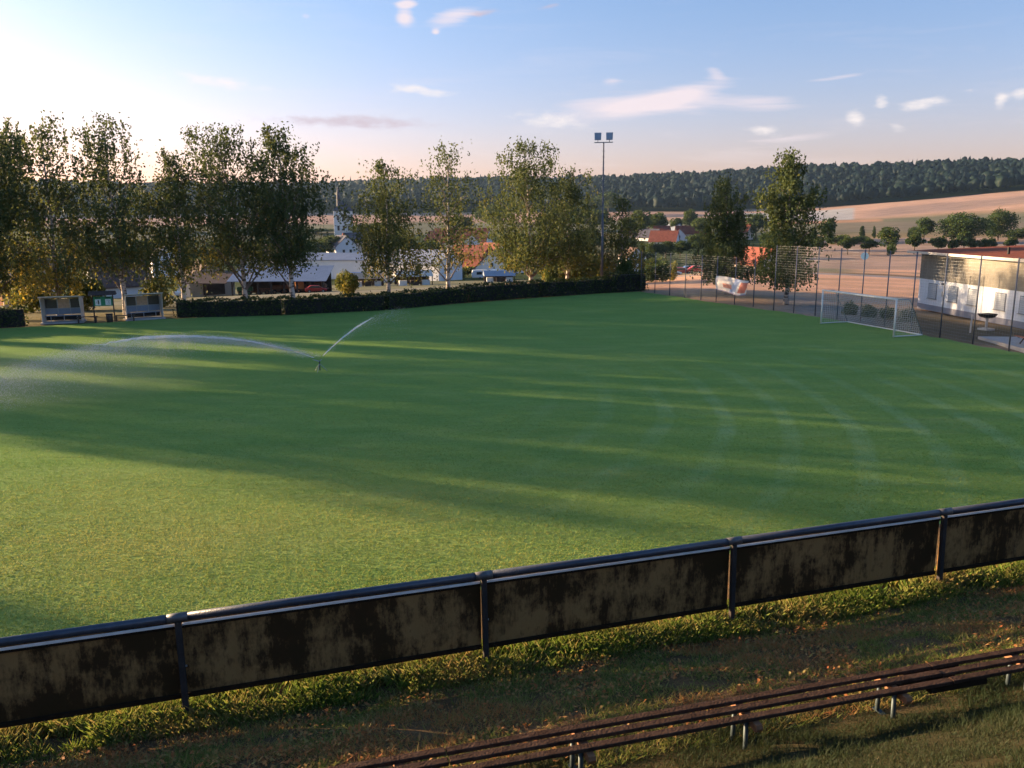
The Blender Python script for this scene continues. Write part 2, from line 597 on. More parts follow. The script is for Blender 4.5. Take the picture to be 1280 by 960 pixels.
def board_mat():
    """weathered back of a hoarding board: buff sheet with black mould runs"""
    m = bpy.data.materials.new('mouldy_board')
    m.use_nodes = True
    t = m.node_tree
    b = t.nodes['Principled BSDF']
    geo = nd(t, 'ShaderNodeNewGeometry')
    def nz(scale, sv, det=6, rg=.65):
        mp = nd(t, 'ShaderNodeMapping')
        mp.inputs['Scale'].default_value = sv
        lk(t, geo.outputs['Position'], mp.inputs[0])
        n = nd(t, 'ShaderNodeTexNoise')
        n.inputs['Scale'].default_value = scale
        n.inputs['Detail'].default_value = det
        n.inputs['Roughness'].default_value = rg
        lk(t, mp.outputs[0], n.inputs['Vector'])
        return n.outputs[0]
    blot = nz(1.5, (1, 1, 1.0))
    runs = nz(5, (1.6, 1.6, .35), 7, .7)
    grain = nz(60, (1, 1, .4), 4)
    fleck = nz(26, (1, 1, .5), 5, .75)
    mask = mth(t, 'MULTIPLY_ADD', mth(t, 'ADD', mth(t, 'ADD', mth(t, 'MULTIPLY', blot, 1.1), mth(t, 'MULTIPLY', runs, .75)), mth(t, 'MULTIPLY', fleck, .35)), 5.5, -5.45, clamp=True)
    c = mixc(t, runs, (.26, .13, .045), (.46, .27, .11))
    c = mixc(t, mth(t, 'MULTIPLY_ADD', runs, 8, -5.0, clamp=True), c, (.50, .36, .19))
    mould = mixc(t, mth(t, 'MULTIPLY_ADD', blot, 4, -1.6, clamp=True), (.050, .022, .011), (.030, .019, .009))
    c = mixc(t, mth(t, 'MULTIPLY', mask, .93), c, mould)
    c = mixc(t, mth(t, 'MULTIPLY', grain, .25), c, (.03, .02, .015))
    lk(t, c, b.inputs['Base Color'])
    b.inputs['Roughness'].default_value = 1
    b.inputs['Specular IOR Level'].default_value = .04
    bp = nd(t, 'ShaderNodeBump')
    bp.inputs['Strength'].default_value = .3
    bp.inputs['Distance'].default_value = .01
    lk(t, runs, bp.inputs['Height'])
    lk(t, bp.outputs[0], b.inputs['Normal'])
    return m


M_land = land_mat()
M_soil = soil_mat()
M_board = board_mat()
M_pipe = mat('rail_paint', (.055, .062, .085), .38, .35, .25, 9, .15, 60, .5)
M_collar = mat('rail_collar', (.12, .115, .12), .45, .5, .3, 14)
M_post = mat('post_paint', (.040, .034, .034), .7, .0, .3, 8, .2, 70, .15)
M_edge = mat('board_edge', (.86, .85, .86), .5, 0, .12, 6)
M_frame = mat('board_frame', (.026, .017, .011), .95, 0, .3, 6, spec=.05)
M_slat = mat('bench_plank', (.060, .036, .026), 1.0, 0, .5, 9, .6, 50, .03)
M_brace = mat('bench_beam', (.24, .11, .055), .75, 0, .35, 9, .4, 40)
M_leg = mat('bench_pipe', (.055, .075, .085), .5, .4, .3, 12)
M_galv = mat('galvanised', (.30, .32, .35), .45, .6, .18, 5)
M_fence = mat('fence_post', (.12, .13, .16), .5, .4, .25, 3)
M_white = mat('white_paint', (.72, .72, .72), .5, 0, .08, 2)
M_net = mat('net', (.62, .62, .60), .8, 0, .08, 2)
M_render = mat('white_render', (.68, .71, .78), .85, 0, .06, .8)
M_plinth = mat('grey_plinth', (.26, .26, .31), .85, 0, .1, 1)
M_siding = mat('grey_siding', (.20, .185, .16), .8, 0, .22, 1.2)
M_shutter = mat('roller_shutter', (.46, .50, .56), .6, 0, .06, 2)
M_roofedge = mat('roof_edge', (.23, .075, .045), .9, 0, .35, 2, spec=.05)
M_winframe = mat('window_frame', (.16, .18, .22), .6, 0, .1, 2)
M_fascia = mat('fascia', (.58, .52, .47), .6, 0, .1, 1)
M_dark = mat('dark', (.015, .015, .017), .7, 0, .2, 3)
M_glass = mat('window_glass', (.03, .035, .045), .15, 0, .2, 1, spec=.6)
M_lampglass = mat('lamp_glass', (.28, .32, .38), .2, .4, .15, 2, spec=.6)
M_slab = mat('concrete', (.36, .35, .35), .9, 0, .14, 2)
M_orangewood = mat('orange_wood', (.34, .11, .05), .7, 0, .25, 6)
M_green = mat('score_green', (.03, .22, .11), .6, 0, .1, 3)
M_blackpaint = mat('black_paint', (.02, .02, .02), .6)
M_smoke = mat('smoked_panel', (.055, .05, .052), .25, 0, .15, 2, spec=.5)
M_bluegrey = mat('bluegrey_panel', (.20, .24, .32), .5, 0, .1, 2)
M_tanplate = mat('tan_plate', (.55, .36, .24), .6, 0, .2, 5)
M_redroof = mat('red_tile', (.20, .060, .042), .85, 0, .3, .9)
M_brownroof = mat('brown_tile', (.10, .065, .055), .85, 0, .25, .9)
M_greyroof = mat('grey_sheet', (.26, .29, .36), .5, .1, .12, .6)
M_slate = mat('slate', (.060, .060, .085), .7, 0, .25, .8)
M_whitewall = mat('white_wall', (.66, .66, .68), .85, 0, .07, .5)
M_cream = mat('cream_wall', (.52, .44, .37), .85, 0, .1, .5)
M_brick = mat('red_brick', (.25, .07, .05), .85, 0, .2, 1.2)
M_timber = mat('timber', (.06, .042, .035), .8, 0, .3, 3)
M_red = mat('red_paint', (.42, .035, .03), .35, 0, .1, 2)
M_orange = mat('orange_paint', (.55, .18, .04), .4, 0, .15, 2)
M_bluep = mat('blue_paint', (.06, .15, .36), .4, 0, .1, 2)
M_sign = mat('sign_back', (.16, .33, .52), .45, .2, .06, 2)
M_rubber = mat('rubber', (.02, .02, .02), .9)
M_carwhite = mat('car_white', (.70, .70, .72), .3, 0, .04, 1, spec=.5)
M_farm_green = mat('farm_green', (.03, .09, .04), .5, 0, .2, 2)
M_rust = mat('rust', (.16, .065, .035), .85, 0, .35, 3)

# ------------------------------------------------------------------ terrain
PITCH_POLY = np.array([(-78, 40.5), (14.2, 87.6), (29.8, 47.6), (40, 12), (62, -30), (-78, -30)], float)


def poly_dist(P, poly=PITCH_POLY):
    P = np.atleast_2d(P)
    n = len(poly)
    best = np.full(len(P), 1e9)
    inside = np.zeros(len(P), bool)
    for i in range(n):
        a, b = poly[i], poly[(i + 1) % n]
        ab = b - a
        tt = np.clip(((P - a) @ ab) / (ab @ ab), 0, 1)
        q = a + tt[:, None] * ab
        best = np.minimum(best, np.hypot(*(P - q).T))
        c = ((a[1] > P[:, 1]) != (b[1] > P[:, 1])) & (P[:, 0] < (b[0] - a[0]) * (P[:, 1] - a[1]) / (b[1] - a[1] + 1e-12) + a[0])
        inside ^= c
    return np.where(inside, 0.0, best)


def sstep(a, b, x):
    tt = np.clip((x - a) / (b - a), 0, 1)
    return tt * tt * (3 - 2 * tt)


def wob(x, y, s, seed=0.0):
    """cheap smooth pseudo-noise in -1..1"""
    x, y = np.asarray(x) / s, np.asarray(y) / s
    return (np.sin(x * 1.3 + y * .7 + seed) + np.sin(-x * .8 + y * 1.9 + 1.7 * seed + 2) + np.sin(x * 2.7 - y * 1.1 + seed * 3.1) * .5
            + np.sin(x * 1.1 + y * 3.3 + seed * .7 + 4) * .5) / 3.0


D_K = [0, 6, 20, 45, 80, 130, 200, 320, 450, 650, 900, 1000]
Z_K = [0, -.15, -1.0, -2.6, -5.0, -8.0, -10, -8, -4, 2, 12, 17]
RIDGE_AZ = [-180, -60, -30, -12.6, 3.3, 16.8, 31.9, 60, 180]
RIDGE_H = [34, 38, 46, 52, 61, 69, 73, 70, 50]


def terrain_z(x, y):
    x, y = np.atleast_1d(np.asarray(x, float)), np.atleast_1d(np.asarray(y, float))
    d = poly_dist(np.c_[x, y])
    az = np.degrees(np.arctan2(x, y))
    z = np.interp(d, D_K, Z_K)
    z = z * (1 - .42 * sstep(6, 16, az) * (1 - sstep(90, 230, d)))
    z = z + sstep(16, 36, az) * sstep(480, 900, d) * 17
    top = np.interp(az, RIDGE_AZ, RIDGE_H) + wob(x, y, 130, 1) * 5
    z = z + sstep(940, 1480, d) * (top - z) - sstep(1600, 2600, d) * 60
    z = z + wob(x, y, 60, 2) * 1.2 * sstep(60, 300, d) + wob(x, y, 17, 3) * .25 * sstep(8, 60, d)
    # behind the camera the ground is the top of the bank
    return z


def tz(x, y):
    return float(terrain_z(x, y)[0])


def build_terrain():
    azs = np.radians(np.concatenate([np.arange(-180, -48, 6), np.arange(-48, 48.01, .24), np.arange(54, 180, 6)]))
    rs = np.concatenate([[0], np.arange(14, 110, 1.6), 110 * (2800 / 110) ** (np.arange(0, 190) / 189)])
    A, Rr = np.meshgrid(azs, rs)
    x, y = Rr * np.sin(A), Rr * np.cos(A)
    x, y = x.ravel(), y.ravel()
    z = terrain_z(x, y)
    d = poly_dist(np.c_[x, y])
    z = np.where(d <= 0, -.12, z + np.where(d < 1.5, -.12 * (1 - d / 1.5), 0))
    az = np.degrees(np.arctan2(x, y))
    n1, n2 = wob(x, y, 9, 5), wob(x, y, 40, 6)
    def C(*c):
        return np.array(c, float)
    col = np.tile(C(.30, .215, .125), (len(x), 1))
    def paint(mask, c, k=1.0):
        mk = (np.clip(mask, 0, 1) * k)[:, None]
        col[:] = col * (1 - mk) + np.array(c) * mk
    box = lambda v, a, b, e: sstep(a - e, a + e, v) * (1 - sstep(b - e, b + e, v))
    left = 1 - sstep(4, 9, az)
    right = sstep(7, 10, az)
    # yard and meadow beyond the hedge
    paint(left * (d < 26), C(.20, .17, .095))
    paint(left * box(d + n1 * 3, 26, 105, 4), C(.21, .20, .13))
    paint(box(az, -26, 0, 3) * box(d + n1 * 2, 34, 50, 3), C(.27, .25, .20))
    paint(box(az, -1, 7, 2) * box(d, 4, 48, 3), C(.46, .29, .17))
    # stubble field behind the fence with its lane and strips
    paint(right * box(d, 0, 330, 4), C(.70, .40, .27))
    paint(right * sstep(-.1, .6, n1 * .5 + n2 * .6) * box(d, 2, 60, 6), C(.30, .23, .11), .7)
    paint(sstep(19, 23, az) * box(d, 0, 9, 2), C(.15, .12, .085), .9)
    paint(box(az, 18, 24, 1.5) * box(d, .5, 12, 2), C(.30, .27, .26), .8)
    paint(right * box(d + n2 * 2, 66, 72, 1.2), C(.30, .28, .28))
    paint(right * box(d + n1 * 1.5, 73, 79, 1.5) * sstep(19, 22, az), C(.10, .09, .06), .85)
    paint(right * box(d + n1 * 3 + (az - 22) * 2, 104, 124, 4), C(.21, .20, .155), .9)
    paint(right * (1 - sstep(21, 24, az)) * box(d, 78, 330, 6), C(.19, .20, .13), .85)
    paint(right * box(d + n2 * 5, 190, 420, 10) * sstep(18, 20, az), C(.40, .28, .23), .9)
    # valley floor with the village
    paint(left * sstep(100, 112, d) * (1 - sstep(430, 520, d)), C(.055, .075, .03))
    paint(box(az, 7, 18, 1.5) * box(d, 130, 520, 15), C(.06, .08, .035))
    # far fields
    paint(sstep(430, 500, d + n2 * 15) * (1 - sstep(640, 690, d)), C(.20, .19, .13))
    paint(sstep(640, 700, d + n2 * 20), C(.50, .32, .25))
    paint(sstep(22, 24, az) * box(d + n2 * 10 - (az - 26) * 6, 700, 800, 8), C(.30, .22, .20), .8)
    paint(box(az, 15.4, 22.2, .15) * box(d, 655, 840, 4), C(.42, .40, .41))
    paint(box(az, 15.4, 23.8, .15) * box(d, 590, 650, 4), C(.45, .26, .17))
    paint(box(az, 21, 40, 1) * box(d + n2 * 10, 480, 590, 12), C(.24, .20, .15))
    # hill under the wood
    edge = 905 + 55 * sstep(16, 34, az) + 18 * n2
    paint(sstep(edge - 4, edge + 10, d), C(.035, .05, .022))
    V = np.c_[x, y, z]
    nr, na = len(rs), len(azs)
    ii, jj = np.meshgrid(np.arange(nr - 1), np.arange(na), indexing='ij')
    j2 = (jj + 1) % na
    F = np.stack([ii * na + jj, ii * na + j2, (ii + 1) * na + j2, (ii + 1) * na + jj], -1).reshape(-1, 4)
    F = F[(F[:, 0] >= 0)]
    F = F[:, ::-1]
    o = npmesh('terrain', V, F, M_land, {'land': ('POINT', 'FLOAT_COLOR', np.c_[col, np.ones(len(col))])}, smooth=True)
    o['kind'] = 'structure'
    return o


build_terrain()

# the pitch: one mown sheet with a slightly ragged edge
pp = []
_edge = [(-74, 42.3), (-38.5, 60.4), (-27.6, 65.9), (-11, 71.6), (-3, 77.5), (9.6, 85.6), (13.5, 87.0), (16.6, 80.5), (19.6, 73.2), (23.0, 66.2),
         (25.6, 59.6), (27.2, 53.8), (28.0, 50.8), (28.9, 47.2), (33, 33), (38.5, 10), (38, 4), (-72, -30)]
for i, (a, b) in enumerate(zip(_edge, _edge[1:] + _edge[:1])):
    L = math.hypot(b[0] - a[0], b[1] - a[1])
    k = max(1, int(L / .6)) if i < 14 else 1
    for j in range(k):
        q = j / k
        w = random.uniform(-.16, .16) if i < 14 else 0
        pp.append((a[0] + (b[0] - a[0]) * q + w, a[1] + (b[1] - a[1]) * q + w, .0))
bm = bmesh.new()
bm.faces.new([bm.verts.new(p) for p in pp])
bmesh.ops.triangulate(bm, faces=bm.faces)
me = bpy.data.meshes.new('pitch')
bm.normal_update()
bm.to_mesh(me)
bm.free()
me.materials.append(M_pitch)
pitch_o = bpy.data.objects.new('pitch', me)
COL.objects.link(pitch_o)
pitch_o['kind'] = 'structure'
for p in me.polygons:
    if p.normal.z < 0:
        me.flip_normals()
        break

# ------------------------------------------------------------------ spectators' bank (rail coordinates: t along the rail, s towards the camera)
RA = R(17.2)
RU = np.array([math.cos(RA), math.sin(RA)])
RN = np.array([math.sin(RA), -math.cos(RA)])
RO = np.array([-.34, 8.81])
S_K = [-8.5, -7.5, -1.1, -.5, 0, .5, 1.0, 1.6, 2.2, 3.0, 3.6, 8.5, 10, 60]
ZS_K = [-.1, 0.0, 2.5, 2.66, 2.70, 2.76, 2.95, 3.17, 3.28, 3.36, 3.60, 6.3, 6.35, 6.4]


def bank_z(t, s):
    return np.interp(s, S_K, ZS_K) + wob(t, s, .9, 11) * .025 * sstep(-6, -2, s) + wob(t, s, .22, 12) * .012 * sstep(-6, -2, s)


def rail_xy(t, s):
    t, s = np.asarray(t, float), np.asarray(s, float)
    return RO[0] + t * RU[0] + s * RN[0], RO[1] + t * RU[1] + s * RN[1]


def rp(t, s, z):
    x, y = rail_xy(t, s)
    return Vector((float(x), float(y), z))


def build_bank():
    ts = np.concatenate([np.arange(-62, -12, 2.5), np.arange(-12, 16, .14), np.arange(16, 62, 2.5)])
    ss = np.concatenate([np.arange(-8.5, -2, .5), np.arange(-2, 5, .12), np.arange(5, 12, .7), [15, 20, 30, 45, 60]])
    T, S = np.meshgrid(ts, ss)
    T, S = T.ravel(), S.ravel()
    x, y = rail_xy(T, S)
    V = np.c_[x, y, bank_z(T, S)]
    nt, ns = len(ts), len(ss)
    ii, jj = np.meshgrid(np.arange(ns - 1), np.arange(nt - 1), indexing='ij')
    F = np.stack([ii * nt + jj, (ii + 1) * nt + jj, (ii + 1) * nt + jj + 1, ii * nt + jj + 1], -1).reshape(-1, 4)
    o = npmesh('grass_bank', V, F, M_soil, smooth=True)
    o['kind'] = 'structure'


build_bank()


def blades(name, t, s, h, w, lean, tint, label, m=M_grass, on_bank=True):
    n = len(t)
    if on_bank:
        x, y = rail_xy(t, s)
        z = bank_z(t, s) - .005
    else:
        x, y, z = t, s, np.zeros(n)
    a = rng.uniform(0, 2 * np.pi, n)
    b = rng.uniform(0, 2 * np.pi, n)
    dx, dy = np.cos(a) * w / 2, np.sin(a) * w / 2
    lx, ly = np.cos(b) * lean * h, np.sin(b) * lean * h
    P = np.stack([x, y, z], 1)
    v0 = P + np.c_[-dx, -dy, 0 * x]
    v1 = P + np.c_[dx, dy, 0 * x]
    v2 = P + np.c_[lx * .35 + dx * .7, ly * .35 + dy * .7, h * .6]
    v3 = P + np.c_[lx, ly, h]
    if name == 'tall_grass':
        V = np.stack([v0, v1, v2, v3], 1).reshape(-1, 3)
        F = np.arange(n * 4).reshape(-1, 4)
    else:
        V = np.stack([v0, v1, v3], 1).reshape(-1, 3)
        F = np.arange(n * 3).reshape(-1, 3)
    o = npmesh(name, V, F, m, {'tint': ('FACE', 'FLOAT', tint)})
    tag(o, label, 'grass', kind='stuff')


def clumped(n, tr, sr, scale, seed, thr):
    t = rng.uniform(*tr, n * 3)
    s = rng.uniform(*sr, n * 3)
    keep = (wob(t, s, scale, seed) + wob(t, s, scale * .37, seed + 1) * .6 + rng.normal(0, .35, n * 3)) > thr
    return t[keep][:n], s[keep][:n]


# tall grass left by the mower under the boards
t, s = clumped(120000, (-8.5, 12), (-.75, .34), .35, 21, -.15)
fade = np.exp(-((s + .12) / .42) ** 2)
blades('tall_grass', t, s, rng.uniform(.04, .20, len(t)) * (.35 + .75 * fade), rng.uniform(.003, .006, len(t)), rng.uniform(.2, .9, len(t)),
       np.clip(.52 + wob(t, s, .5, 3) * .18 + rng.normal(0, .15, len(t)), 0, .8), 'tall yellow green grass strip growing under the railing boards')
# short parched grass of the walkway
t, s = clumped(170000, (-8.5, 12), (.1, 2.9), .30, 31, -.25)
dead = sstep(-.25, .35, wob(t, s, .8, 8) + wob(t, s, .33, 9) * .6 - np.abs(s - 1.35) * .35 + .12)  # dead grass, with the orange of sun over the rail painted in
tint = np.clip(.58 + .32 * dead + rng.normal(0, .13, len(t)) - .35 * (rng.random(len(t)) < .16), 0, 1)
blades('parched_grass', t, s, rng.uniform(.015, .07, len(t)), rng.uniform(.006, .012, len(t)), rng.uniform(.5, 1.8, len(t)), tint,
       'short parched brown and orange grass between railing and bench')
# lush grass below the bench and up the bank
t, s = clumped(230000, (-6, 9.5), (2.45, 5.0), .33, 41, -.45)
t2, s2 = clumped(120000, (-7.5, 11), (4.8, 8.4), .33, 44, -.4)
t, s = np.concatenate([t, t2]), np.concatenate([s, s2])
blades('lush_grass', t, s, rng.uniform(.02, .10, len(t)) * (.45 + .7 * sstep(-.4, .6, wob(t, s, .45, 42))), rng.uniform(.004, .008, len(t)), rng.uniform(.3, 1.3, len(t)),
       np.clip(.20 + wob(t, s, .7, 43) * .25 + rng.normal(0, .16, len(t)), 0, .9), 'dark green uncut grass around the bench legs', M_shaded_lush)
# dead leaves blown onto the walkway
n = 9000
t, s = clumped(n, (-8.5, 12), (.3, 2.7), .55, 61, .15)
x, y = rail_xy(t, s)
Pn = np.c_[x, y, bank_z(t, s) + rng.uniform(.01, .05, len(t))]
aa = rng.uniform(0, 6.28, len(t))
ux = np.c_[np.cos(aa), np.sin(aa), rng.normal(0, .5, len(t))] * rng.uniform(.012, .03, len(t))[:, None]
uy = np.c_[-np.sin(aa), np.cos(aa), rng.normal(0, .5, len(t))] * rng.uniform(.008, .018, len(t))[:, None]
V = np.stack([Pn - ux, Pn - uy, Pn + ux, Pn + uy], 1).reshape(-1, 3)
o = npmesh('fallen_leaves', V, np.arange(len(V)).reshape(-1, 4), M_grass, {'tint': ('FACE', 'FLOAT', np.clip(rng.normal(.9, .1, len(t)), .6, 1))})
tag(o, 'dry orange fallen leaves scattered between railing and bench', 'leaves', kind='stuff')
# nearest mown turf of the pitch
n = 330000
yy = 12.5 + rng.gamma(1.6, 6.5, n)
xx = rng.uniform(-1, 1, n) * .74 * yy
keep = ((yy - (RO[1] + (xx - RO[0]) * math.tan(RA))) * math.cos(RA) > 7.6) & (yy < 46)
xx, yy = xx[keep], yy[keep]
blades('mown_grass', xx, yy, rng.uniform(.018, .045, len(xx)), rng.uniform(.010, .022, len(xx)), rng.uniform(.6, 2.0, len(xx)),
       np.clip(.36 + .46 * np.exp(-((xx + 9) / 13) ** 2 - ((yy - 20) / 6) ** 2) + wob(xx, yy, 1.7, 51) * .2 + wob(xx, yy, .5, 52) * .12 + rng.normal(0, .2, len(xx)), 0, 1),  # blades yellower where the sun wedge lies, its light put into the tint
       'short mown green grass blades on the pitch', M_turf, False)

# ------------------------------------------------------------------ railing
rail = thing('railing', 'dark tubular railing carrying stained boards along the edge of the pitch', 'railing', rp(0, 0, 2.7), RA)
RH = 1.17
posts_t = [-9.85, -6.55, -3.27, 0.0, 3.27, 6.58, 9.9, 13.2]
tilt_b = [0, 0, .0, .02, .03, .045, .03, .03]      # posts have settled a little: foot shifted along the rail
for i, pt in enumerate(posts_t):
    p = MB().bar((pt + tilt_b[i], 0, -.25), (pt, 0, RH - .03), .062, .062).build('post', M_post, rail, bevel=.008)
    MB().tube([(pt - .10, 0, RH), (pt + .10, 0, RH)], .049, 14).build('collar', M_collar, p, smooth=True)
    MB().tube([(pt + .034, -.005, .62), (pt + .05, -.005, .62)], .012, 8).build('bolt', M_galv, p)
for a, b in zip(posts_t, posts_t[1:]):
    MB().tube([(a + .02, 0, RH), ((a + b) / 2, 0, RH - random.uniform(0, .012)), (b - .02, 0, RH)], .045, 14).build('top_rail', M_pipe, rail, smooth=True)
    y0 = .06
    pl = MB().box(((a + b) / 2, y0, .695), (b - a - .05, .018, .82)).build('board', M_board, rail)
    MB().box(((a + b) / 2, y0 - .010, 1.074), (b - a - .07, .050, .022)).build('edge_strip', M_edge, pl)
    MB().box(((a + b) / 2, y0 - .014, .262), (b - a - .05, .04, .05)).build('bottom_batten', M_frame, pl)
    MB().box(((a + b) / 2, y0 - .013, 1.045), (b - a - .05, .03, .030)).build('top_batten', M_frame, pl)

# ------------------------------------------------------------------ bench
BA = R(15.2)
bench = thing('bench', 'long weathered plank bench of three slats on steel legs behind the railing', 'bench', rp(1.54, 2.96, 3.36), BA)
for k, off in enumerate((-.132, 0, .132)):
    for (a, b) in ((-5.9, -2.62), (-2.61, 2.02), (2.03, 7.2)):
        z = .345 + random.uniform(-.006, .006)
        MB().box(((a + b) / 2, off, z), (b - a, .072, .034)).build('slat', M_slat, bench, bevel=.006)
    xj = (2.03, 1.86, 1.72)[::-1][k] if k else 2.1
    MB().box((xj, off, .345 - .05), (.62, .06, .055)).build('splice_block', M_frame, bench)
for xs in (-4.5, -3.0, -1.5, 0.0, 1.5, 3.0, 4.5, 6.0):
    MB().prism([(xs - .03, -.22, .255), (xs - .03, .19, .255), (xs - .03, .21, .322), (xs - .03, -.22, .322), (xs - .03, -.235, .29)],
               (0, 0, 0), (.06, 0, 0)).build('support_beam', M_brace, bench)
    MB().tube([(xs - .055, .10, -.15), (xs - .05, .09, .30)], .021, 10).build('leg', M_leg, bench, smooth=True)
    MB().tube([(xs - .05, -.11, -.15), (xs - .05, -.10, .30)], .021, 10).build('leg', M_leg, bench, smooth=True)
    if xs in (1.5, -1.5):
        MB().bar((xs - .06, .13, .02), (xs + .02, -.14, -.04), .05, .012).build('cross_strap', M_leg, bench)

# ------------------------------------------------------------------ trees
def leaf_quads(P, size, seed, flat=.0, hang=0.0):
    g = np.random.default_rng(seed)
    n = len(P)
    a = g.normal(size=(n, 3))
    a[:, 2] = a[:, 2] * (1 - flat) - hang
    a /= np.linalg.norm(a, axis=1)[:, None] + 1e-9
    b = np.cross(a, g.normal(size=(n, 3)))
    b /= np.linalg.norm(b, axis=1)[:, None] + 1e-9
    s = size * g.uniform(.6, 1.3, n)[:, None]
    V = np.stack([P - a * s * .62, P - b * s * .36, P + a * s * .62, P + b * s * .36], 1).reshape(-1, 3)
    return V, np.arange(n * 4).reshape(-1, 4)


def birch_meshes(name, H, W, cb, seed, dens=1.0, yellow=.3, wind=0.0, top=.28, leafsize=.215, prof=(.62, .95, 1.05, .95, .62)):
    g = np.random.default_rng(seed)
    prof_f = np.array([0, .08, .3, .55, .8, 1.0])
    prof_w = np.array([*prof, top * .8]) * g.uniform(.78, 1.18, 6)
    tb, bb = MB(), MB()
    # trunk
    K = 9
    wobx, woby = g.normal(0, .10, K).cumsum() * .5, g.normal(0, .10, K).cumsum() * .5
    tp = []
    for i in range(K):
        f = i / (K - 1)
        tp.append(Vector((wobx[i] + wind * f * f * W * .35, woby[i], f * H * .93)))
    r0 = .011 * H + .06
    tb.tube(tp, [r0 * (1.25 if i == 0 else 1) * (1 - .93 * (i / (K - 1)) ** .8) + .012 for i in range(K)], 9)

    def trunk_at(z):
        q = min(max(z / (H * .93), 0), .999) * (K - 1)
        i = int(q)
        return tp[i].lerp(tp[i + 1], q - i)
    pts, tint = [], []
    n_limb = int(30 * (H / 15) * (.8 + .2 * dens))
    ga = g.uniform(0, 6.28)
    for k in range(n_limb):
        f = (k + g.uniform(0, .9)) / n_limb
        zc = cb + (H - cb) * f                      # height of the limb's tip
        wf = float(np.interp(f, prof_f, prof_w)) * W / 2
        L = wf * g.uniform(.55, 1.08)
        ga += 2.4 + g.uniform(-.5, .5)
        rise = min(L * g.uniform(.7, 1.2), zc - 1.2)
        z0 = max(zc - rise, 1.5)
        base = trunk_at(z0)
        tip = Vector((base.x + math.cos(ga) * L + wind * f * L * .8, base.y + math.sin(ga) * L, zc + g.uniform(-.2, .3)))
        midp = base.lerp(tip, .5) + Vector((0, 0, L * .14))
        rr = r0 * .34 * (1 - .7 * f) + .012
        bb.tube([base, midp, tip], [rr, rr * .6, .010], 5, cap=False)
        ncl = max(3, int(6.5 * (L / 3.0) ** .7))
        for c in range(ncl):
            q = .30 + .74 * (c + g.uniform(0, .8)) / ncl
            if q < .5:
                p = base.lerp(midp, q * 2)
            else:
                p = midp.lerp(tip, (q - .5) * 2)
            p = p + Vector((g.normal(0, .22 * L), g.normal(0, .22 * L), g.normal(0, .25)))
            if g.random() < .12:
                continue
            m = int(g.uniform(58, 140) * dens * (1.12 - .45 * f))
            rad = g.uniform(.38, .80) * (.75 + .25 * L / 3)
            drop = g.exponential(.8, m).clip(0, 2.8) * (1.25 - .65 * f)
            strands = g.normal(0, rad, (8, 2))
            si = g.integers(0, 8, m)
            X = np.c_[p.x + strands[si, 0] + g.normal(0, .085, m), p.y + strands[si, 1] + g.normal(0, .085, m), p.z + g.normal(0, .28, m) + .35 - drop]
            pts.append(X)
            bt = g.normal(0, .10)
            tint.append(np.clip(.22 + bt + yellow * (1 - f) ** 2.2 * g.uniform(.4, 1.7) + g.normal(0, .11, m), 0, 1))
    P = np.concatenate(pts)
    ti = np.concatenate(tint)
    keep = P[:, 2] > cb * g.uniform(.28 if yellow > .42 else .55, .95, len(P))
    P, ti = P[keep], ti[keep]
    V, F = leaf_quads(P, leafsize, seed + 1, 0, 1.1)
    crown = npmesh(name + '_crown', V, F, M_birch, {'tint': ('FACE', 'FLOAT', ti)}, link=False)
    return tb.mesh('trunk', M_bark, True), bb.mesh('branches', M_twig, True), crown


def place_tree(name, meshes, loc, label, cat='tree', group=None, rz=0.0, scale=1.0, parts=('trunk', 'branches', 'crown')):
    o = thing(name, label, cat, loc, rz, group)
    o.scale = (scale,) * 3 if not isinstance(scale, tuple) else scale
    for pn, m in zip(parts, meshes):
        c = bpy.data.objects.new(pn, m)
        COL.objects.link(c)
        c.parent = o
    return o


# (trunk px, base distance, crown top px y, crown width px, crown base fraction, seed, density, yellow, wind, top width, label)
BIRCHES = [
    (-8, 68, 166, 90, .20, 101, 1.0, .50, -.1, .35, 'tall birch with drooping yellow lower boughs beside the short hedge'),
    (73, 70, 152, 92, .20, 102, .95, .62, .05, .30, 'birch with golden low boughs standing behind the first dugout'),
    (157, 71, 147, 100, .28, 103, 1.05, .35, -.05, .38, 'broad dense birch behind the scoreboard'),
    (229, 72, 190, 74, .26, 104, 1.0, .45, -.1, .30, 'shorter birch with a yellow skirt beside the second dugout'),
    (307, 76, 157, 118, .29, 105, 1.05, .40, -.42, .5, 'wide wind-blown birch with forked trunk before the open shed'),
    (366, 77, 151, 90, .27, 106, 1.3, .25, -.12, .45, 'tall dense spire-topped birch at the end of the open shed'),
    (486, 84, 200, 76, .22, 107, 1.1, .32, .0, .42, 'mid-height olive birch with straight white trunk behind the long hedge'),
    (562, 86, 180, 90, .26, 108, .5, .40, .02, .4, 'thin airy birch with see-through crown and bare white limbs'),
    (664, 92, 176, 104, .22, 109, 1.1, .28, -.15, .42, 'big broad birch with reddish trunk at the meadow edge'),
    (708, 96, 213, 72, .24, 110, 1.05, .20, .1, .4, 'dark birch close beside the big broad birch'),
    (776, 94, 243, 54, .16, 111, 1.0, .40, .0, .3, 'small yellowish birch behind the floodlight mast'),
    (906, 85, 231, 66, .16, 112, 1.75, .10, -.12, .34, 'dense dark birch leaning behind the hanging banner'),
    (980, 74, 196, 60, .18, 113, 1.7, .08, -.16, .34, 'tall twisting birch with white trunk beyond the ball fence'),
]
birch_lib = []
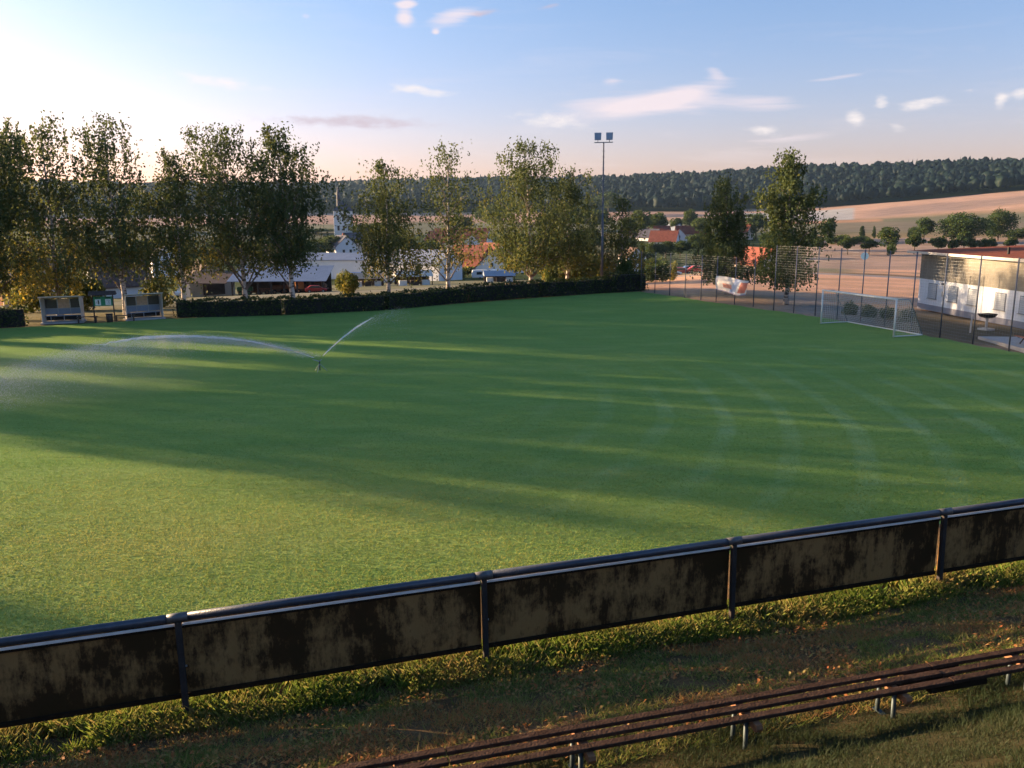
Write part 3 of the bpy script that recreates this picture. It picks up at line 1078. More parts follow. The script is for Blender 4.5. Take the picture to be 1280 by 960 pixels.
for (px, D, ty, wpx, cbf, sd, dens, yel, wind, top, lab) in BIRCHES:
    base = AT(px, 380, D)
    z0 = tz(base.x, base.y) - .05
    H = AT(px, ty, D).z - z0
    W = wpx / FPX * math.hypot(base.x, D) * 1.2
    ms = birch_meshes('birch', H, W, H * cbf, sd, dens, yel, wind, top)
    birch_lib.append((ms, H))
    place_tree('birch_tree', ms, (base.x, base.y, z0), lab, group='birches round the pitch')
# the row goes on out of the frame: these throw the long shadows over the pitch
for sd in (131, 132, 133):
    birch_lib.append((birch_meshes('birch', 16.5, 8.6, 4.2, sd, 1.0, .3, 0, .8, .26, (.10, .16, .36, 1.0, 1.15)), 16.5))  # crowns shaped slim below and closed above to let light streaks through
for k, (x, y, li, hh, wd, rz) in enumerate([(-42.5, 67.2, 15, 16, .85, .2), (-48.8, 64.2, 13, 17, .88, 1.2), (-55.0, 61.2, 14, 16, .88, 2.4), (-61.0, 58.2, 15, 17, .88, .6), (-67.5, 54.6, 14, 17, .88, 3.9), (-74.0, 51.6, 13, 16.5, .95, 4.9),
                                            (-84, 42.2, 0, 14.2, .60, 1.0), (-85, 36.8, 5, 15, .62, 2.2), (-58, 92.5, 14, 21, .75, 1.0), (-60, 98.0, 13, 21, .75, 2.0), (-56, 87.5, 15, 20, .7, 2.9), (-83, 30, 2, 17, .8, 4.2), (-82, 23.0, 0, 17, .9, .3), (-80, 15, 4, 15, .9, 3.3), (-79, 7, 1, 16, .9, 3.3)]):
    sc = hh / birch_lib[li][1]
    behind = y > 80  # these three are added, hidden among the crowns, to shade the clubhouse wall
    place_tree('birch_tree', birch_lib[li][0], (x, y, tz(x, y) - .1), 'high birch added behind the birch row to shade the clubhouse wall' if behind else 'full birch of the row along the far goal end',
               group='high birches added for clubhouse shade' if behind else 'birches beyond the goal end', rz=rz, scale=(sc * wd, sc * wd, sc))


def broad_meshes(name, H, W, cb, seed, n=2600, leafsize=.55, clumps=26, tintb=.35, trunk_r=None, conic=0.0):
    g = np.random.default_rng(seed)
    tb = MB()
    rt = trunk_r or .022 * H
    tb.tube([(0, 0, -.3), (g.normal(0, .1), g.normal(0, .1), cb + .2 * (H - cb)), (g.normal(0, .2), g.normal(0, .2), H * .82)], [rt, rt * .75, rt * .15], 7)
    pts, ti = [], []
    zc = (cb + H) / 2
    hz = (H - cb) / 2
    for k in range(clumps):
        d = g.normal(size=3)
        d /= np.linalg.norm(d)
        rr = g.uniform(.45, .92)
        cx, cy, cz = d[0] * rr * W / 2 * .82, d[1] * rr * W / 2 * .82, zc + d[2] * rr * hz * .85
        if conic:
            w = 1 - conic * (cz - cb) / (H - cb)
            cx, cy = cx * w, cy * w
        if k % 3 == 0:
            tb.tube([(0, 0, max(cb * .8, cz - W * .3)), (cx * .9, cy * .9, cz)], [rt * .35, rt * .08], 4, cap=False)
        m = n // clumps
        e = g.normal(size=(m, 3))
        e /= np.linalg.norm(e, axis=1)[:, None]
        cr = W * g.uniform(.13, .21)
        X = np.c_[cx, cy, cz] + e * cr * g.uniform(.55, 1.08, m)[:, None] * np.array([1, 1, .85])
        pts.append(X)
        ti.append(np.clip(tintb + g.normal(0, .12) + g.normal(0, .12, m), 0, 1))
    P, ti = np.concatenate(pts), np.concatenate(ti)
    V, F = leaf_quads(P, leafsize, seed + 5)
    return tb.mesh('trunk', M_brown_bark, True), npmesh(name + '_crown', V, F, M_leaf, {'tint': ('FACE', 'FLOAT', ti)}, link=False)


TC = ('trunk', 'crown')
LIB = {'round': [broad_meshes('round', 10, 9, 2.0, 200 + i, 3200, .6, 30, .34) for i in range(3)],
       'oak': [broad_meshes('oak', 13, 17, 1.6, 220 + i, 6000, .62, 46, .30) for i in range(2)],
       'lolly': [broad_meshes('lolly', 8, 5.8, 2.2, 240 + i, 1800, .5, 20, .36, .16) for i in range(3)],
       'cone': [broad_meshes('cone', 12, 6, .8, 260 + i, 2400, .5, 30, .18, None, .85) for i in range(2)],
       'bush': [broad_meshes('bush', 4.5, 6, .1, 280 + i, 2600, .36, 26, .42, .08) for i in range(3)]}
LIBH = {'round': (10, 9), 'oak': (13, 17), 'lolly': (8, 5.8), 'cone': (12, 6), 'bush': (4.5, 6)}
LIB['goldbush'] = [broad_meshes('goldbush', 4.5, 6, .1, 300 + i, 2600, .34, 26, .90, .08) for i in range(2)]
LIBH['goldbush'] = (4.5, 6)
_cnt = {}


def far_tree(kind, px, top, bot, wpx, label, group, D=None, name=None, sink=.3):
    """tree whose foot shows at pixel row bot; its distance comes from the terrain unless given"""
    if D is None:
        d_ = ray(px, bot)
        D = 90.0
        while D < 1200:
            p = AT(px, bot, D)
            if p.z <= tz(p.x, p.y):
                break
            D += 4
    p = AT(px, bot, D)
    dist = D / max(.2, ray(px, bot).normalized().y)
    z0 = tz(p.x, p.y) - sink
    H = AT(px, top, D).z - z0
    W = wpx / FPX * math.hypot(p.x, p.y)
    _cnt[kind] = _cnt.get(kind, 0) + 1
    ms = LIB[kind][_cnt[kind] % len(LIB[kind])]
    h0, w0 = LIBH[kind]
    return place_tree(name or {'bush': 'shrub', 'goldbush': 'shrub'}.get(kind, 'tree'), ms, (p.x, p.y, z0), label, {'bush': 'shrub', 'goldbush': 'shrub'}.get(kind, 'tree'), group,
                      random.uniform(0, 6.28), (W / w0, W / w0, max(.3, H / h0)), TC)


# roadside trees beyond the stubble field
for px, ty, by, w in [(1023, 296, 318, 20), (1059, 294, 320, 22), (1086, 297, 319, 23), (1142, 290, 321, 25), (1172, 294, 321, 22), (1190, 298, 322, 15), (1203, 288, 323, 19),
                      (1215, 297, 323, 15), (1229, 297, 322, 14), (1237, 297, 323, 15), (1262, 295, 322, 14), (1300, 296, 324, 16)]:
    far_tree('lolly', px, ty, by, w, 'small round-headed tree of the row lining the lane beyond the stubble field', 'round trees along the lane', 330)
far_tree('oak', 1200, 264, 308, 62, 'large spreading oak in the middle of the far pasture', None, 400)
far_tree('oak', 1247, 262, 303, 36, 'tall pale oak standing beside the large spreading oak', None, 410)
far_tree('round', 1110, 283, 312, 28, 'compact dark tree alone beside the lane', None, 345)
far_tree('round', 1154, 272, 304, 22, 'yellowish tree against the flank of the large oak', None, 405)
far_tree('round', 1140, 281, 303, 12, 'slim dark tree beside the yellowish tree', None, 415)
far_tree('bush', 1114, 304, 316, 12, 'grey young shrub below the compact dark tree', None, 320)
far_tree('bush', 1272, 285, 300, 34, 'dark hedge bush at the pasture edge', None, 420)
far_tree('cone', 1077, 280, 300, 10, 'pointed fir among the orchard trees', 'firs by the far road', 430)
far_tree('cone', 1092, 279, 300, 6, 'pointed fir among the orchard trees', 'firs by the far road', 430)
far_tree('round', 1035, 272, 300, 20, 'light green tree with open crown at the far road', None, 430)
far_tree('cone', 1017, 283, 305, 14, 'dark young spruce beside the twisting birch', None, 380)
far_tree('bush', 1045, 293, 306, 34, 'low orchard bushes beside the far road', 'bushes along the far road', 420)
far_tree('bush', 1075, 294, 306, 30, 'low orchard bushes beside the far road', 'bushes along the far road', 420)
# village green
VZ = [(0, 400, 0, 500, 'broadleaf tree beyond the open shed seen under the birch crowns', 'trees beyond the open shed'),
      (0, 400, 500, 9999, 'distant roundish tree at the foot of the wood behind the birch row', 'trees at the wood foot behind the birch row'),
      (400, 520, 0, 9999, 'dark tree close to the white church', 'trees round the church'),
      (520, 660, 0, 260, 'low dark bushy tree beside the caravan and the stalls', 'low trees round the stalls'),
      (520, 660, 260, 9999, 'dark tree among the red roofs behind the airy birch', 'trees among the red roofs'),
      (660, 770, 0, 400, 'broad green tree in the valley behind the floodlight mast', 'trees behind the floodlight mast'),
      (660, 770, 400, 9999, 'distant tree below the wooded hill behind the floodlight mast', 'far trees behind the floodlight mast'),
      (770, 900, 0, 400, 'dark garden tree in front of the bright red roof', 'garden trees before the bright red roof'),
      (770, 900, 400, 9999, 'tree behind the bright red roof at the pale stubble field', 'trees behind the bright red roof'),
      (900, 1100, 0, 9999, 'tree between the dense dark birch and the twisting birch', 'trees between the two fence birches')]
for px, ty, by, w, D in [(786, 300, 330, 26, 330), (805, 312, 330, 30, 290), (800, 262, 292, 34, 480), (822, 266, 296, 30, 500), (782, 268, 296, 24, 470), (845, 272, 294, 20, 520), (862, 262, 290, 22, 540),
                         (878, 268, 296, 30, 480), (893, 300, 325, 26, 360), (872, 292, 322, 36, 330), (850, 298, 323, 24, 330), (832, 301, 324, 28, 320), (815, 303, 326, 22, 320), (912, 262, 300, 40, 460),
                         (945, 266, 300, 34, 470), (965, 290, 320, 40, 380), (1010, 290, 325, 30, 360), (618, 255, 300, 60, 620), (575, 270, 300, 40, 560), (690, 292, 325, 50, 300), (735, 285, 325, 46, 310),
                         (655, 300, 335, 40, 270), (540, 296, 325, 40, 330), (505, 286, 330, 36, 320), (455, 280, 310, 40, 420), (420, 290, 322, 46, 330), (390, 300, 322, 40, 320), (330, 300, 322, 60, 330),
                         (270, 305, 325, 60, 320), (200, 300, 325, 60, 320), (130, 305, 328, 60, 310), (60, 300, 328, 60, 320), (10, 300, 328, 60, 320), (585, 338, 350, 26, 230), (555, 335, 352, 26, 220),
                         (575, 340, 352, 20, 215), (640, 320, 350, 24, 200), (395, 285, 300, 50, 560), (480, 278, 300, 50, 540), (740, 262, 290, 60, 560), (700, 260, 288, 60, 600),
                         (300, 285, 300, 80, 560), (210, 285, 300, 80, 560), (100, 285, 302, 80, 560), (20, 285, 302, 80, 560), (760, 240, 268, 36, 900), (735, 245, 268, 30, 880)]:
    zone = next(z_ for z_ in VZ if z_[0] <= px < z_[1] and z_[2] <= D < z_[3])
    far_tree('round', px, ty, by, w, zone[4], zone[5], D)
# shrubs near the pitch
far_tree('goldbush', 720, 310, 352, 88, 'round sunlit yellow green bush on the meadow behind the hedge', None, 116, sink=.6)
far_tree('goldbush', 693, 322, 352, 44, 'smaller yellowish bush left of the dark birch on the meadow'.replace('left of', 'beside'), None, 112)
far_tree('bush', 690, 326, 356, 20, 'leafy sucker growth at the foot of the big broad birch', None, 104)
far_tree('cone', 802, 293, 345, 13, 'slim yellow young poplar at the end of the ball fence', None, 104)
far_tree('bush', 820, 322, 358, 50, 'dark rounded shrub behind the first fence posts', None, 118)
far_tree('goldbush', 840, 325, 358, 18, 'pale yellow small shrub behind the low fence', None, 122)
far_tree('bush', 780, 318, 366, 30, 'ivy-covered shrub at the end of the long hedge', None, 90)
far_tree('goldbush', 40, 330, 385, 60, 'golden underwood behind the first dugout', None, 82)
far_tree('goldbush', 110, 340, 385, 44, 'golden bush between dugout and scoreboard', None, 82)
far_tree('goldbush', 195, 345, 385, 40, 'ochre bush behind the second dugout', None, 84)
far_tree('goldbush', 435, 335, 372, 34, 'sparse brown thorn bush on the mown meadow', None, 98)
for k, px in enumerate((1062, 1085, 1110, 1132)):
    far_tree('bush', px, 388, 404, 20, 'low green weeds behind the goal net', 'weeds at the fence foot behind the goal', 66 - k * 1.5)

# ------------------------------------------------------------------ wood on the hill: one mass of crowns
def build_forest():
    N = 14500
    az = np.radians(rng.uniform(-46, 46, N))
    rr = rng.uniform(960, 1720, N)
    x, y = rr * np.sin(az), rr * np.cos(az)
    d = poly_dist(np.c_[x, y])
    azd = np.degrees(az)
    n2 = wob(x, y, 40, 6)
    edge = 905 + 55 * sstep(16, 34, azd) + 18 * n2
    clearing = (np.exp(-((azd - 6.2) / 2.4) ** 2 - ((d - 985) / 22) ** 2) + np.exp(-((azd - 1.0) / 1.5) ** 2 - ((d - 960) / 20) ** 2)) > .5
    keep = (d > edge + 4) & (d < 1600) & ~clearing
    x, y = x[keep], y[keep]
    # an edge of full crowns
    z = terrain_z(x, y)
    n = len(x)
    bm = bmesh.new()
    bmesh.ops.create_icosphere(bm, subdivisions=2, radius=1)
    bv = np.array([v.co for v in bm.verts])
    bf = np.array([[v.index for v in f.verts] for f in bm.faces if f.calc_center_median().z > -.45])
    bm.free()
    conif = (rng.random(n) < .10)
    sx = rng.uniform(2.9, 6.3, n)
    hz = sx * rng.uniform(.75, 1.05, n) + 1.5
    disp = 1 + .30 * rng.normal(size=(n, len(bv))).clip(-1.2, 1.2)
    V = bv[None] * disp[:, :, None]
    V = V * np.stack([sx, sx, hz], 1)[:, None, :]
    taper = np.where(conif[:, None], np.clip(1.05 - (bv[None, :, 2] + 1) * .5, .05, 1) * .8, 1)
    V[:, :, 0] *= taper
    V[:, :, 1] *= taper
    V[:, :, 2] *= np.where(conif, 1.5, 1)[:, None]
    V += np.stack([x, y, z + hz * .75 + rng.uniform(3, 7, n)], 1)[:, None, :]
    F = bf[None] + (np.arange(n) * len(bv))[:, None, None]
    tint = np.clip(.30 + rng.normal(0, .16, n) - conif * .22, 0, 1)
    tf = np.repeat(tint, len(bf)) + rng.normal(0, .06, n * len(bf))
    m = leaf_mat('forest_canopy', [(0, (.003, .009, .012)), (.5, (.008, .019, .018)), (1, (.026, .040, .026))], .1)
    ft = m.node_tree
    rampn = [q for q in ft.nodes if q.type == 'VALTORGB'][0]
    attn = [q for q in ft.nodes if q.type == 'ATTRIBUTE'][0]
    gn = nd(ft, 'ShaderNodeNewGeometry')
    fn = nd(ft, 'ShaderNodeTexNoise')
    fn.inputs['Scale'].default_value = .55
    fn.inputs['Detail'].default_value = 5
    fn.inputs['Roughness'].default_value = .75
    lk(ft, gn.outputs['Position'], fn.inputs['Vector'])
    lk(ft, mth(ft, 'MULTIPLY_ADD', mth(ft, 'SUBTRACT', fn.outputs[0], .5), 2.2, attn.outputs['Fac'], clamp=True), rampn.inputs[0])
    o = npmesh('forest', V.reshape(-1, 3), F.reshape(-1, 3), m, {'tint': ('FACE', 'FLOAT', np.clip(tf, 0, 1))})
    tag(o, 'dense dark mixed wood covering the long hill', 'forest', kind='stuff')


build_forest()

# ------------------------------------------------------------------ hedges
def hedge(name, path, h, w, label, seed, per_m=330, group=None):
    g = np.random.default_rng(seed)
    root = thing(name, label, 'hedge', (path[0][0], path[0][1], 0), 0, group)
    core = MB()
    pts = []
    o = Vector((path[0][0], path[0][1], 0))
    for a, b in zip(path, path[1:]):
        a, b = Vector((*a, 0)) - o, Vector((*b, 0)) - o
        d = (b - a).normalized()
        nrm = Vector((-d.y, d.x, 0))
        L = (b - a).length
        core.add([a - nrm * w * .36 + d * .15, a + nrm * w * .36 + d * .15, b + nrm * w * .36 - d * .15, b - nrm * w * .36 - d * .15] +
                 [p + Vector((0, 0, h * .88)) for p in (a - nrm * w * .33 + d * .15, a + nrm * w * .33 + d * .15, b + nrm * w * .33 - d * .15, b - nrm * w * .33 - d * .15)],
                 [(0, 1, 2, 3), (4, 7, 6, 5), (0, 4, 5, 1), (1, 5, 6, 2), (2, 6, 7, 3), (3, 7, 4, 0)])
        n = int(L * per_m)
        u = g.uniform(-.1, L + .1, n)
        side = g.random(n)
        v = np.where(side < .33, g.uniform(-.5, .5, n) * w, np.where(side < .72, -.5 * w, .5 * w) + g.normal(0, .07, n))
        lump = .07 * np.sin(u * 2.1 + seed) + .05 * np.sin(u * 5.3) + .04 * np.sin(u * 11)
        zz = np.where(side < .33, h + lump + g.normal(0, .07, n), g.uniform(0.02, 1, n) * (h + lump))
        e = g.random(n) < .02
        zz = np.where(e, zz + g.uniform(0, .25, n), zz)
        pts.append(np.c_[a.x + d.x * u + nrm.x * v, a.y + d.y * u + nrm.y * v, zz])
    P = np.concatenate(pts)
    core.build('inner_twigs', M_dark, root)
    V, F = leaf_quads(P, .16, seed)
    npmesh('foliage', V, F, M_hedge, {'tint': ('FACE', 'FLOAT', np.clip(.35 + g.normal(0, .2, len(P)) + (g.random(len(P)) < .03) * .5, 0, 1))}, parent=root)
    return root


hedge('clipped_hedge', [(-62, 49.0), (-50, 55.0), (-36.6, 62.0)], 1.45, 1.2, 'clipped dark hedge ending beside the first dugout', 1)
hedge('clipped_hedge', [(-27.3, 66.9), (-19, 68.4), (-11, 71.6), (-4.3, 77.8)], 1.35, 1.3, 'long clipped dark hedge starting beside the second dugout', 2)
hedge('clipped_hedge', [(-4.3, 77.9), (2.6, 82.4), (10.5, 86.9)], 1.5, 1.4, 'slightly taller clipped hedge running up to the floodlight mast', 3)
hedge('clipped_hedge', [(10.2, 87.0), (14.2, 89.0)], 1.95, 1.8, 'high dark hedge block at the first fence post', 4)

# ------------------------------------------------------------------ dugouts and scoreboard
def dugout(pl, pr, label):
    a, b = G(*pl), G(*pr)
    d = b - a
    rz = math.atan2(d.y, d.x)
    W = d.length
    root = thing('dugout', label, 'dugout', ((a.x + b.x) / 2, (a.y + b.y) / 2, 0), rz)
    D, hf, hb = 1.25, 2.02, 1.80           # front (y=0) towards the pitch, back at +y
    MB().box((0, D / 2, .03), (W + .2, D + .3, .10)).build('base_slab', M_slab, root)
    for sx in (-1, 1):
        x = sx * (W / 2 - .03)
        MB().prism([(x - .02, .0, .08), (x - .02, D, .08), (x - .02, D, hb), (x - .02, -.22, hf), (x - .02, .05, .9)], (0, 0, 0), (.04, 0, 0)).build('side_panel', M_fascia, root)
    MB().prism([(-W / 2 - .05, -.30, hf + .03), (-W / 2 - .05, D + .06, hb + .03), (-W / 2 - .05, D + .06, hb + .09), (-W / 2 - .05, -.30, hf + .09)],
               (0, 0, 0), (W + .1, 0, 0)).build('roof', M_fascia, root)
    w3 = (W - .12) / 3
    for k in range(3):
        x = -W / 2 + .06 + w3 * (k + .5)
        MB().box((x, D - .05, 1.42), (w3 - .06, .03, .72)).build('back_window', M_tanplate if k == 1 else M_smoke, root)
        MB().box((x, D - .06, .80), (w3 - .03, .03, .46)).build('back_panel', M_bluegrey, root)
    for k in range(4):
        x = -W / 2 + .06 + w3 * k
        MB().bar((x, D - .09, .08), (x, D - .09, hb), .05).build('upright', M_galv, root)
    MB().bar((-W / 2, D - .1, 1.04), (W / 2, D - .1, 1.04), .05).build('cross_rail', M_galv, root)
    MB().box((0, D - .32, .50), (W - .2, .38, .05)).build('seat', M_bluegrey, root)
    MB().box((0, D - .13, .30), (W - .2, .03, .34)).build('under_seat_shade', M_dark, root)  # dark sheet standing in for the shadow under the seat
    for k in range(3):
        MB().box((-W / 3 + k * W / 3, D - .42, .28), (.05, .05, .42)).build('seat_leg', M_galv, root)


dugout((53, 405), (103, 403), 'grey team dugout with tan plate beside the short hedge')
dugout((159, 401), (205, 398), 'grey team dugout with tan plate at the start of the long hedge')


def seven(parent, ch, x, z, w, h, y, m):
    """digit strokes built from bars"""
    seg = {'4': [((0, 1), (-.9, -.25)), ((-.95, -.25), (1, -.25)), ((.35, 1), (.35, -1))],
           '3': [((-.8, .85), (.5, .95)), ((.5, .95), (.8, .5)), ((.8, .5), (.1, .08)), ((.1, .08), (.85, -.4)), ((.85, -.4), (.5, -.95)), ((.5, -.95), (-.8, -.85))]}[ch]
    mb = MB()
    for (a, b) in seg:
        mb.bar((x + a[0] * w / 2, y, z + a[1] * h / 2), (x + b[0] * w / 2, y, z + b[1] * h / 2), .075, .012)
    return mb.build('digit', m, parent)


a, b = G(119, 403), G(144, 402)
rz = math.atan2(b.y - a.y, b.x - a.x)
sb = thing('scoreboard', 'green scoreboard showing 4 and 3 under a small dark roof', 'scoreboard', ((a.x + b.x) / 2, (a.y + b.y) / 2, 0), rz)
W = (b - a).length
for sx in (-1, 1):
    MB().bar((sx * W / 2, 0, -.2), (sx * W / 2, 0, 2.15), .08).build('post', M_timber, sb)
pn = MB().box((0, .02, 1.62), (W - .06, .05, .72)).build('panel', M_green, sb)
for x, ch in ((-.36, '4'), (.36, '3')):
    cd = MB().box((x, -.012, 1.55), (.40, .015, .46)).build('number_card', M_white, sb)
    seven(cd, ch, x, 1.55, .24, .32, -.026, M_blackpaint)
    MB().box((x, -.012, 1.90), (.36, .012, .06)).build('name_strip', M_blackpaint, sb)
MB().prism([(-W / 2 - .25, -.45, 2.12), (-W / 2 - .25, .45, 2.12), (-W / 2 - .25, 0, 2.42)], (0, 0, 0), (W + .5, 0, 0)).build('roof', M_timber, sb)
for sx, lab in ((-1, 'low plain wooden bench on the dugout side of the scoreboard'), (1, 'low plain wooden bench by the bin at the scoreboard')):
    bb_ = thing('low_bench', lab, 'bench', Vector(sb.location) + Vector((math.cos(rz), math.sin(rz), 0)) * (sx * 1.25 if sx < 0 else 1.45), rz)
    MB().box((0, 0, .46), (1.5, .28, .05)).build('seat', M_timber, bb_)
    for x in (-.62, .62):
        MB().box((x, 0, .22), (.08, .24, .44)).build('leg', M_timber, bb_)
bn = thing('litter_bin', 'dark barrel-shaped litter bin beside the scoreboard post', 'bin', Vector(sb.location) + Vector((math.cos(rz), math.sin(rz), 0)) * .45 + Vector((0, -.25, 0)), rz)
MB().tube([(0, 0, 0), (0, 0, .3), (0, 0, .62)], [.22, .25, .24], 12).build('drum', M_timber, bn, smooth=True)
MB().tube([(0, 0, .61), (0, 0, .66)], .26, 12).build('rim', M_dark, bn)

# ------------------------------------------------------------------ floodlight mast
pb = AT(752, 356, 92)
mz = tz(pb.x, pb.y) - .1
mast = thing('floodlight_mast', 'tall thin steel mast with two floodlights above the hedge', 'floodlight', (pb.x, pb.y, mz), R(-8))
MH = AT(755, 178, 92).z - mz
MB().tube([(0, 0, 0), (0, 0, MH * .5), (.0, 0, MH * .5 + .01), (0, 0, MH)], [.16, .13, .10, .07], 10).build('pole', M_fence, mast, smooth=True)
for k in range(9):
    z = MH - .9 - k * .62
    MB().bar((-.22, 0, z), (.22, 0, z), .035).build('climbing_step', M_galv, mast)
MB().bar((-1.0, 0, MH), (1.0, 0, MH), .10).build('cross_bar', M_galv, mast)
for sx in (-1, 1):
    hd = MB().prism([(sx * .62 - .37, -.28, MH + .98), (sx * .62 + .37, -.28, MH + .98), (sx * .62 + .34, -.42, MH + .20), (sx * .62 - .34, -.42, MH + .20)],
                    (0, 0, 0), (0, .28, .05)).build('lamp_head', M_galv, mast)
    MB().prism([(sx * .62 - .31, -.30, MH + .90), (sx * .62 + .31, -.30, MH + .90), (sx * .62 + .29, -.428, MH + .28), (sx * .62 - .29, -.428, MH + .28)],
               (0, 0, 0), (0, .01, 0)).build('lamp_glass', M_lampglass, hd)
    MB().bar((sx * .62, -.2, MH + .5), (sx * .62, 0, MH), .06).build('bracket', M_galv, hd)

# ------------------------------------------------------------------ ball fence
FP = [(801, 363.5, 4.3), (818.5, 365.3, 4.15), (837, 368, 4.15), (856, 370.7, 4.15), (876, 373.7, 4.15), (895, 376.3, 4.15), (918, 379.5, 4.15), (941.5, 382.8, 4.15),
      (967, 387, 5.35), (992, 390.3, 5.35), (1018.8, 394, 5.35), (1046, 398.4, 5.35), (1075, 403, 5.35), (1105.5, 408, 5.35), (1138, 413.5, 5.35), (1174.7, 420.5, 5.35), (1215.8, 428.3, 5.35), (1261, 437, 5.35), (1312, 447.5, 5.35), (1370, 460, 5.35)]
fpts = [G(a, b) for a, b, _ in FP]


def fence(i0, i1, label, hh):
    o = fpts[i0]
    root = thing('ball_fence', label, 'fence', (o.x, o.y, 0))
    wires = MB()
    for i in range(i0, i1 + 1):
        p = fpts[i] - o
        MB().tube([(p.x, p.y, -.2), (p.x, p.y, hh)], .045, 8).build('post', M_fence, root, smooth=True)
    for i in range(i0, i1):
        p, q = fpts[i] - o, fpts[i + 1] - o
        mb = MB()
        nh = int(hh / .2)
        for k in range(nh + 1):
            z = .05 + k * (hh - .1) / nh
            mb.bar((p.x, p.y, z), (q.x, q.y, z), .0045)
        L = (q - p).length
        nv = int(L / .2)
        for k in range(1, nv):
            c = p.lerp(q, k / nv)
            mb.bar((c.x, c.y, .04), (c.x, c.y, hh - .04), .003)
        w_ = mb.build('wire_mesh', M_galv, root)
        w_['kind'] = 'stuff'
    return root


fence(0, 7, 'lower wire ball fence of slim posts running from the hedge to the banner', 4.15)
fence(8, len(FP) - 1, 'high wire ball fence of steel posts behind the goal', 5.35)

# banner slipped off the fence
p0, p1 = fpts[5], fpts[7]
dv = (p1 - p0)
dv.z = 0
nb = 16
V, F, tn = [], [], []
L = 4.5
du = dv.normalized()
nrm = Vector((du.y, -du.x, 0))
for j in range(9):
    for i in range(nb + 1):
        u, v = i / nb, j / 8
        droop = .05 * math.sin(u * 6) - .55 * u ** 3 * (1 - v) * 0 - .15 * u
        ztop = 2.35 + droop
        height = 1.25 + .2 * math.sin(u * 3)
        sag = max(0, u - .72) / .28
        z = ztop - v * height * (1 - .25 * sag) - sag * .35 * (v)
        x = u * L * (1 - .12 * sag * v)
        bulge = .07 * math.sin(u * 9 + v * 2) + .05 + .05 * math.sin(v * 5)
        p = p0 + du * (x + .05) + nrm * (bulge + .06)
        V.append((p.x, p.y, z))
        tn.append((u, v))
for j in range(8):
    for i in range(nb):
        F.append((j * (nb + 1) + i, j * (nb + 1) + i + 1, (j + 1) * (nb + 1) + i + 1, (j + 1) * (nb + 1) + i))


def banner_mat():
    m = bpy.data.materials.new('banner_print')
    m.use_nodes = True
    t = m.node_tree
    b = t.nodes['Principled BSDF']
    at = nd(t, 'ShaderNodeAttribute', attribute_name='uvw')
    sp = nd(t, 'ShaderNodeSeparateXYZ')
    lk(t, at.outputs['Vector'], sp.inputs[0])
    u, v = sp.outputs[0], sp.outputs[1]
    def blk(u0, u1, v0, v1, sl=0.0):
        uu = mth(t, 'ADD', u, mth(t, 'MULTIPLY', v, sl))
        f = mth(t, 'MULTIPLY', mth(t, 'GREATER_THAN', uu, u0), mth(t, 'LESS_THAN', uu, u1))
        return mth(t, 'MULTIPLY', f, mth(t, 'MULTIPLY', mth(t, 'GREATER_THAN', v, v0), mth(t, 'LESS_THAN', v, v1)))
    c = mixc(t, blk(.62, .80, .0, 1.0, .25), (.66, .62, .64), (.36, .44, .66))
    c = mixc(t, blk(.84, 1.1, .15, .85, .2), c, (.62, .20, .16))
    c = mixc(t, blk(.22, .48, .45, .72), c, (.68, .30, .24))
    c = mixc(t, blk(.0, 1.1, .93, 1.1), c, (.30, .26, .36))
    lk(t, c, b.inputs['Base Color'])
    b.inputs['Roughness'].default_value = .6
    return m


me = bpy.data.meshes.new('banner')
me.from_pydata(V, [], F)
at_ = me.attributes.new('uvw', 'FLOAT_VECTOR', 'POINT')
at_.data.foreach_set('vector', np.array([(a, b, 0) for a, b in tn], np.float32).ravel())
me.materials.append(banner_mat())
bo = bpy.data.objects.new('banner', me)
COL.objects.link(bo)
sm = bo.modifiers.new('thick', 'SOLIDIFY')
sm.thickness = .006
tag(bo, 'white banner with red and blue print sagging on the ball fence', 'banner')

# ------------------------------------------------------------------ goal
gl, gr, br, bl = G(1025.6, 404.5), G(1117.4, 421.6), G(1148.8, 417.5), G(1055.4, 401.5)
gx = (gr - gl).normalized()
gy = Vector((-gx.y, gx.x, 0))          # away from the pitch
GW, GH, GD = 7.32, 2.44, 2.3
goal = thing('football_goal', 'white portable football goal with net in front of the ball fence', 'goal', ((gl.x + gr.x) / 2, (gl.y + gr.y) / 2, 0), math.atan2(gx.y, gx.x))
for sx in (-1, 1):
    x = sx * GW / 2
    MB().tube([(x, 0, 0), (x, 0, GH + .05)], .06, 12).build('upright', M_white, goal, smooth=True)
    MB().tube([(x, 0, GH), (x, .95, GH - .02), (x, 1.12, GH - .15), (x, GD, .06)], .025, 8).build('stanchion', M_galv, goal, smooth=True)
    MB().bar((x, 0, .05), (x, GD, .05), .08, .06).build('ground_bar', M_white, goal)
MB().tube([(-GW / 2 - .06, 0, GH), (GW / 2 + .06, 0, GH)], .06, 12).build('crossbar', M_white, goal, smooth=True)
MB().bar((-GW / 2, GD, .05), (GW / 2, GD, .05), .08, .06).build('rear_bar', M_white, goal)
nt = MB()
prof = [(1.0, GH - .04), (1.14, GH - .2), (1.45, 1.55), (1.85, .8), (GD, .08)]


def net_prof(q):
    q *= len(prof) - 1
    i = min(int(q), len(prof) - 2)
    f = q - i
    return (prof[i][0] + (prof[i + 1][0] - prof[i][0]) * f, prof[i][1] + (prof[i + 1][1] - prof[i][1]) * f)


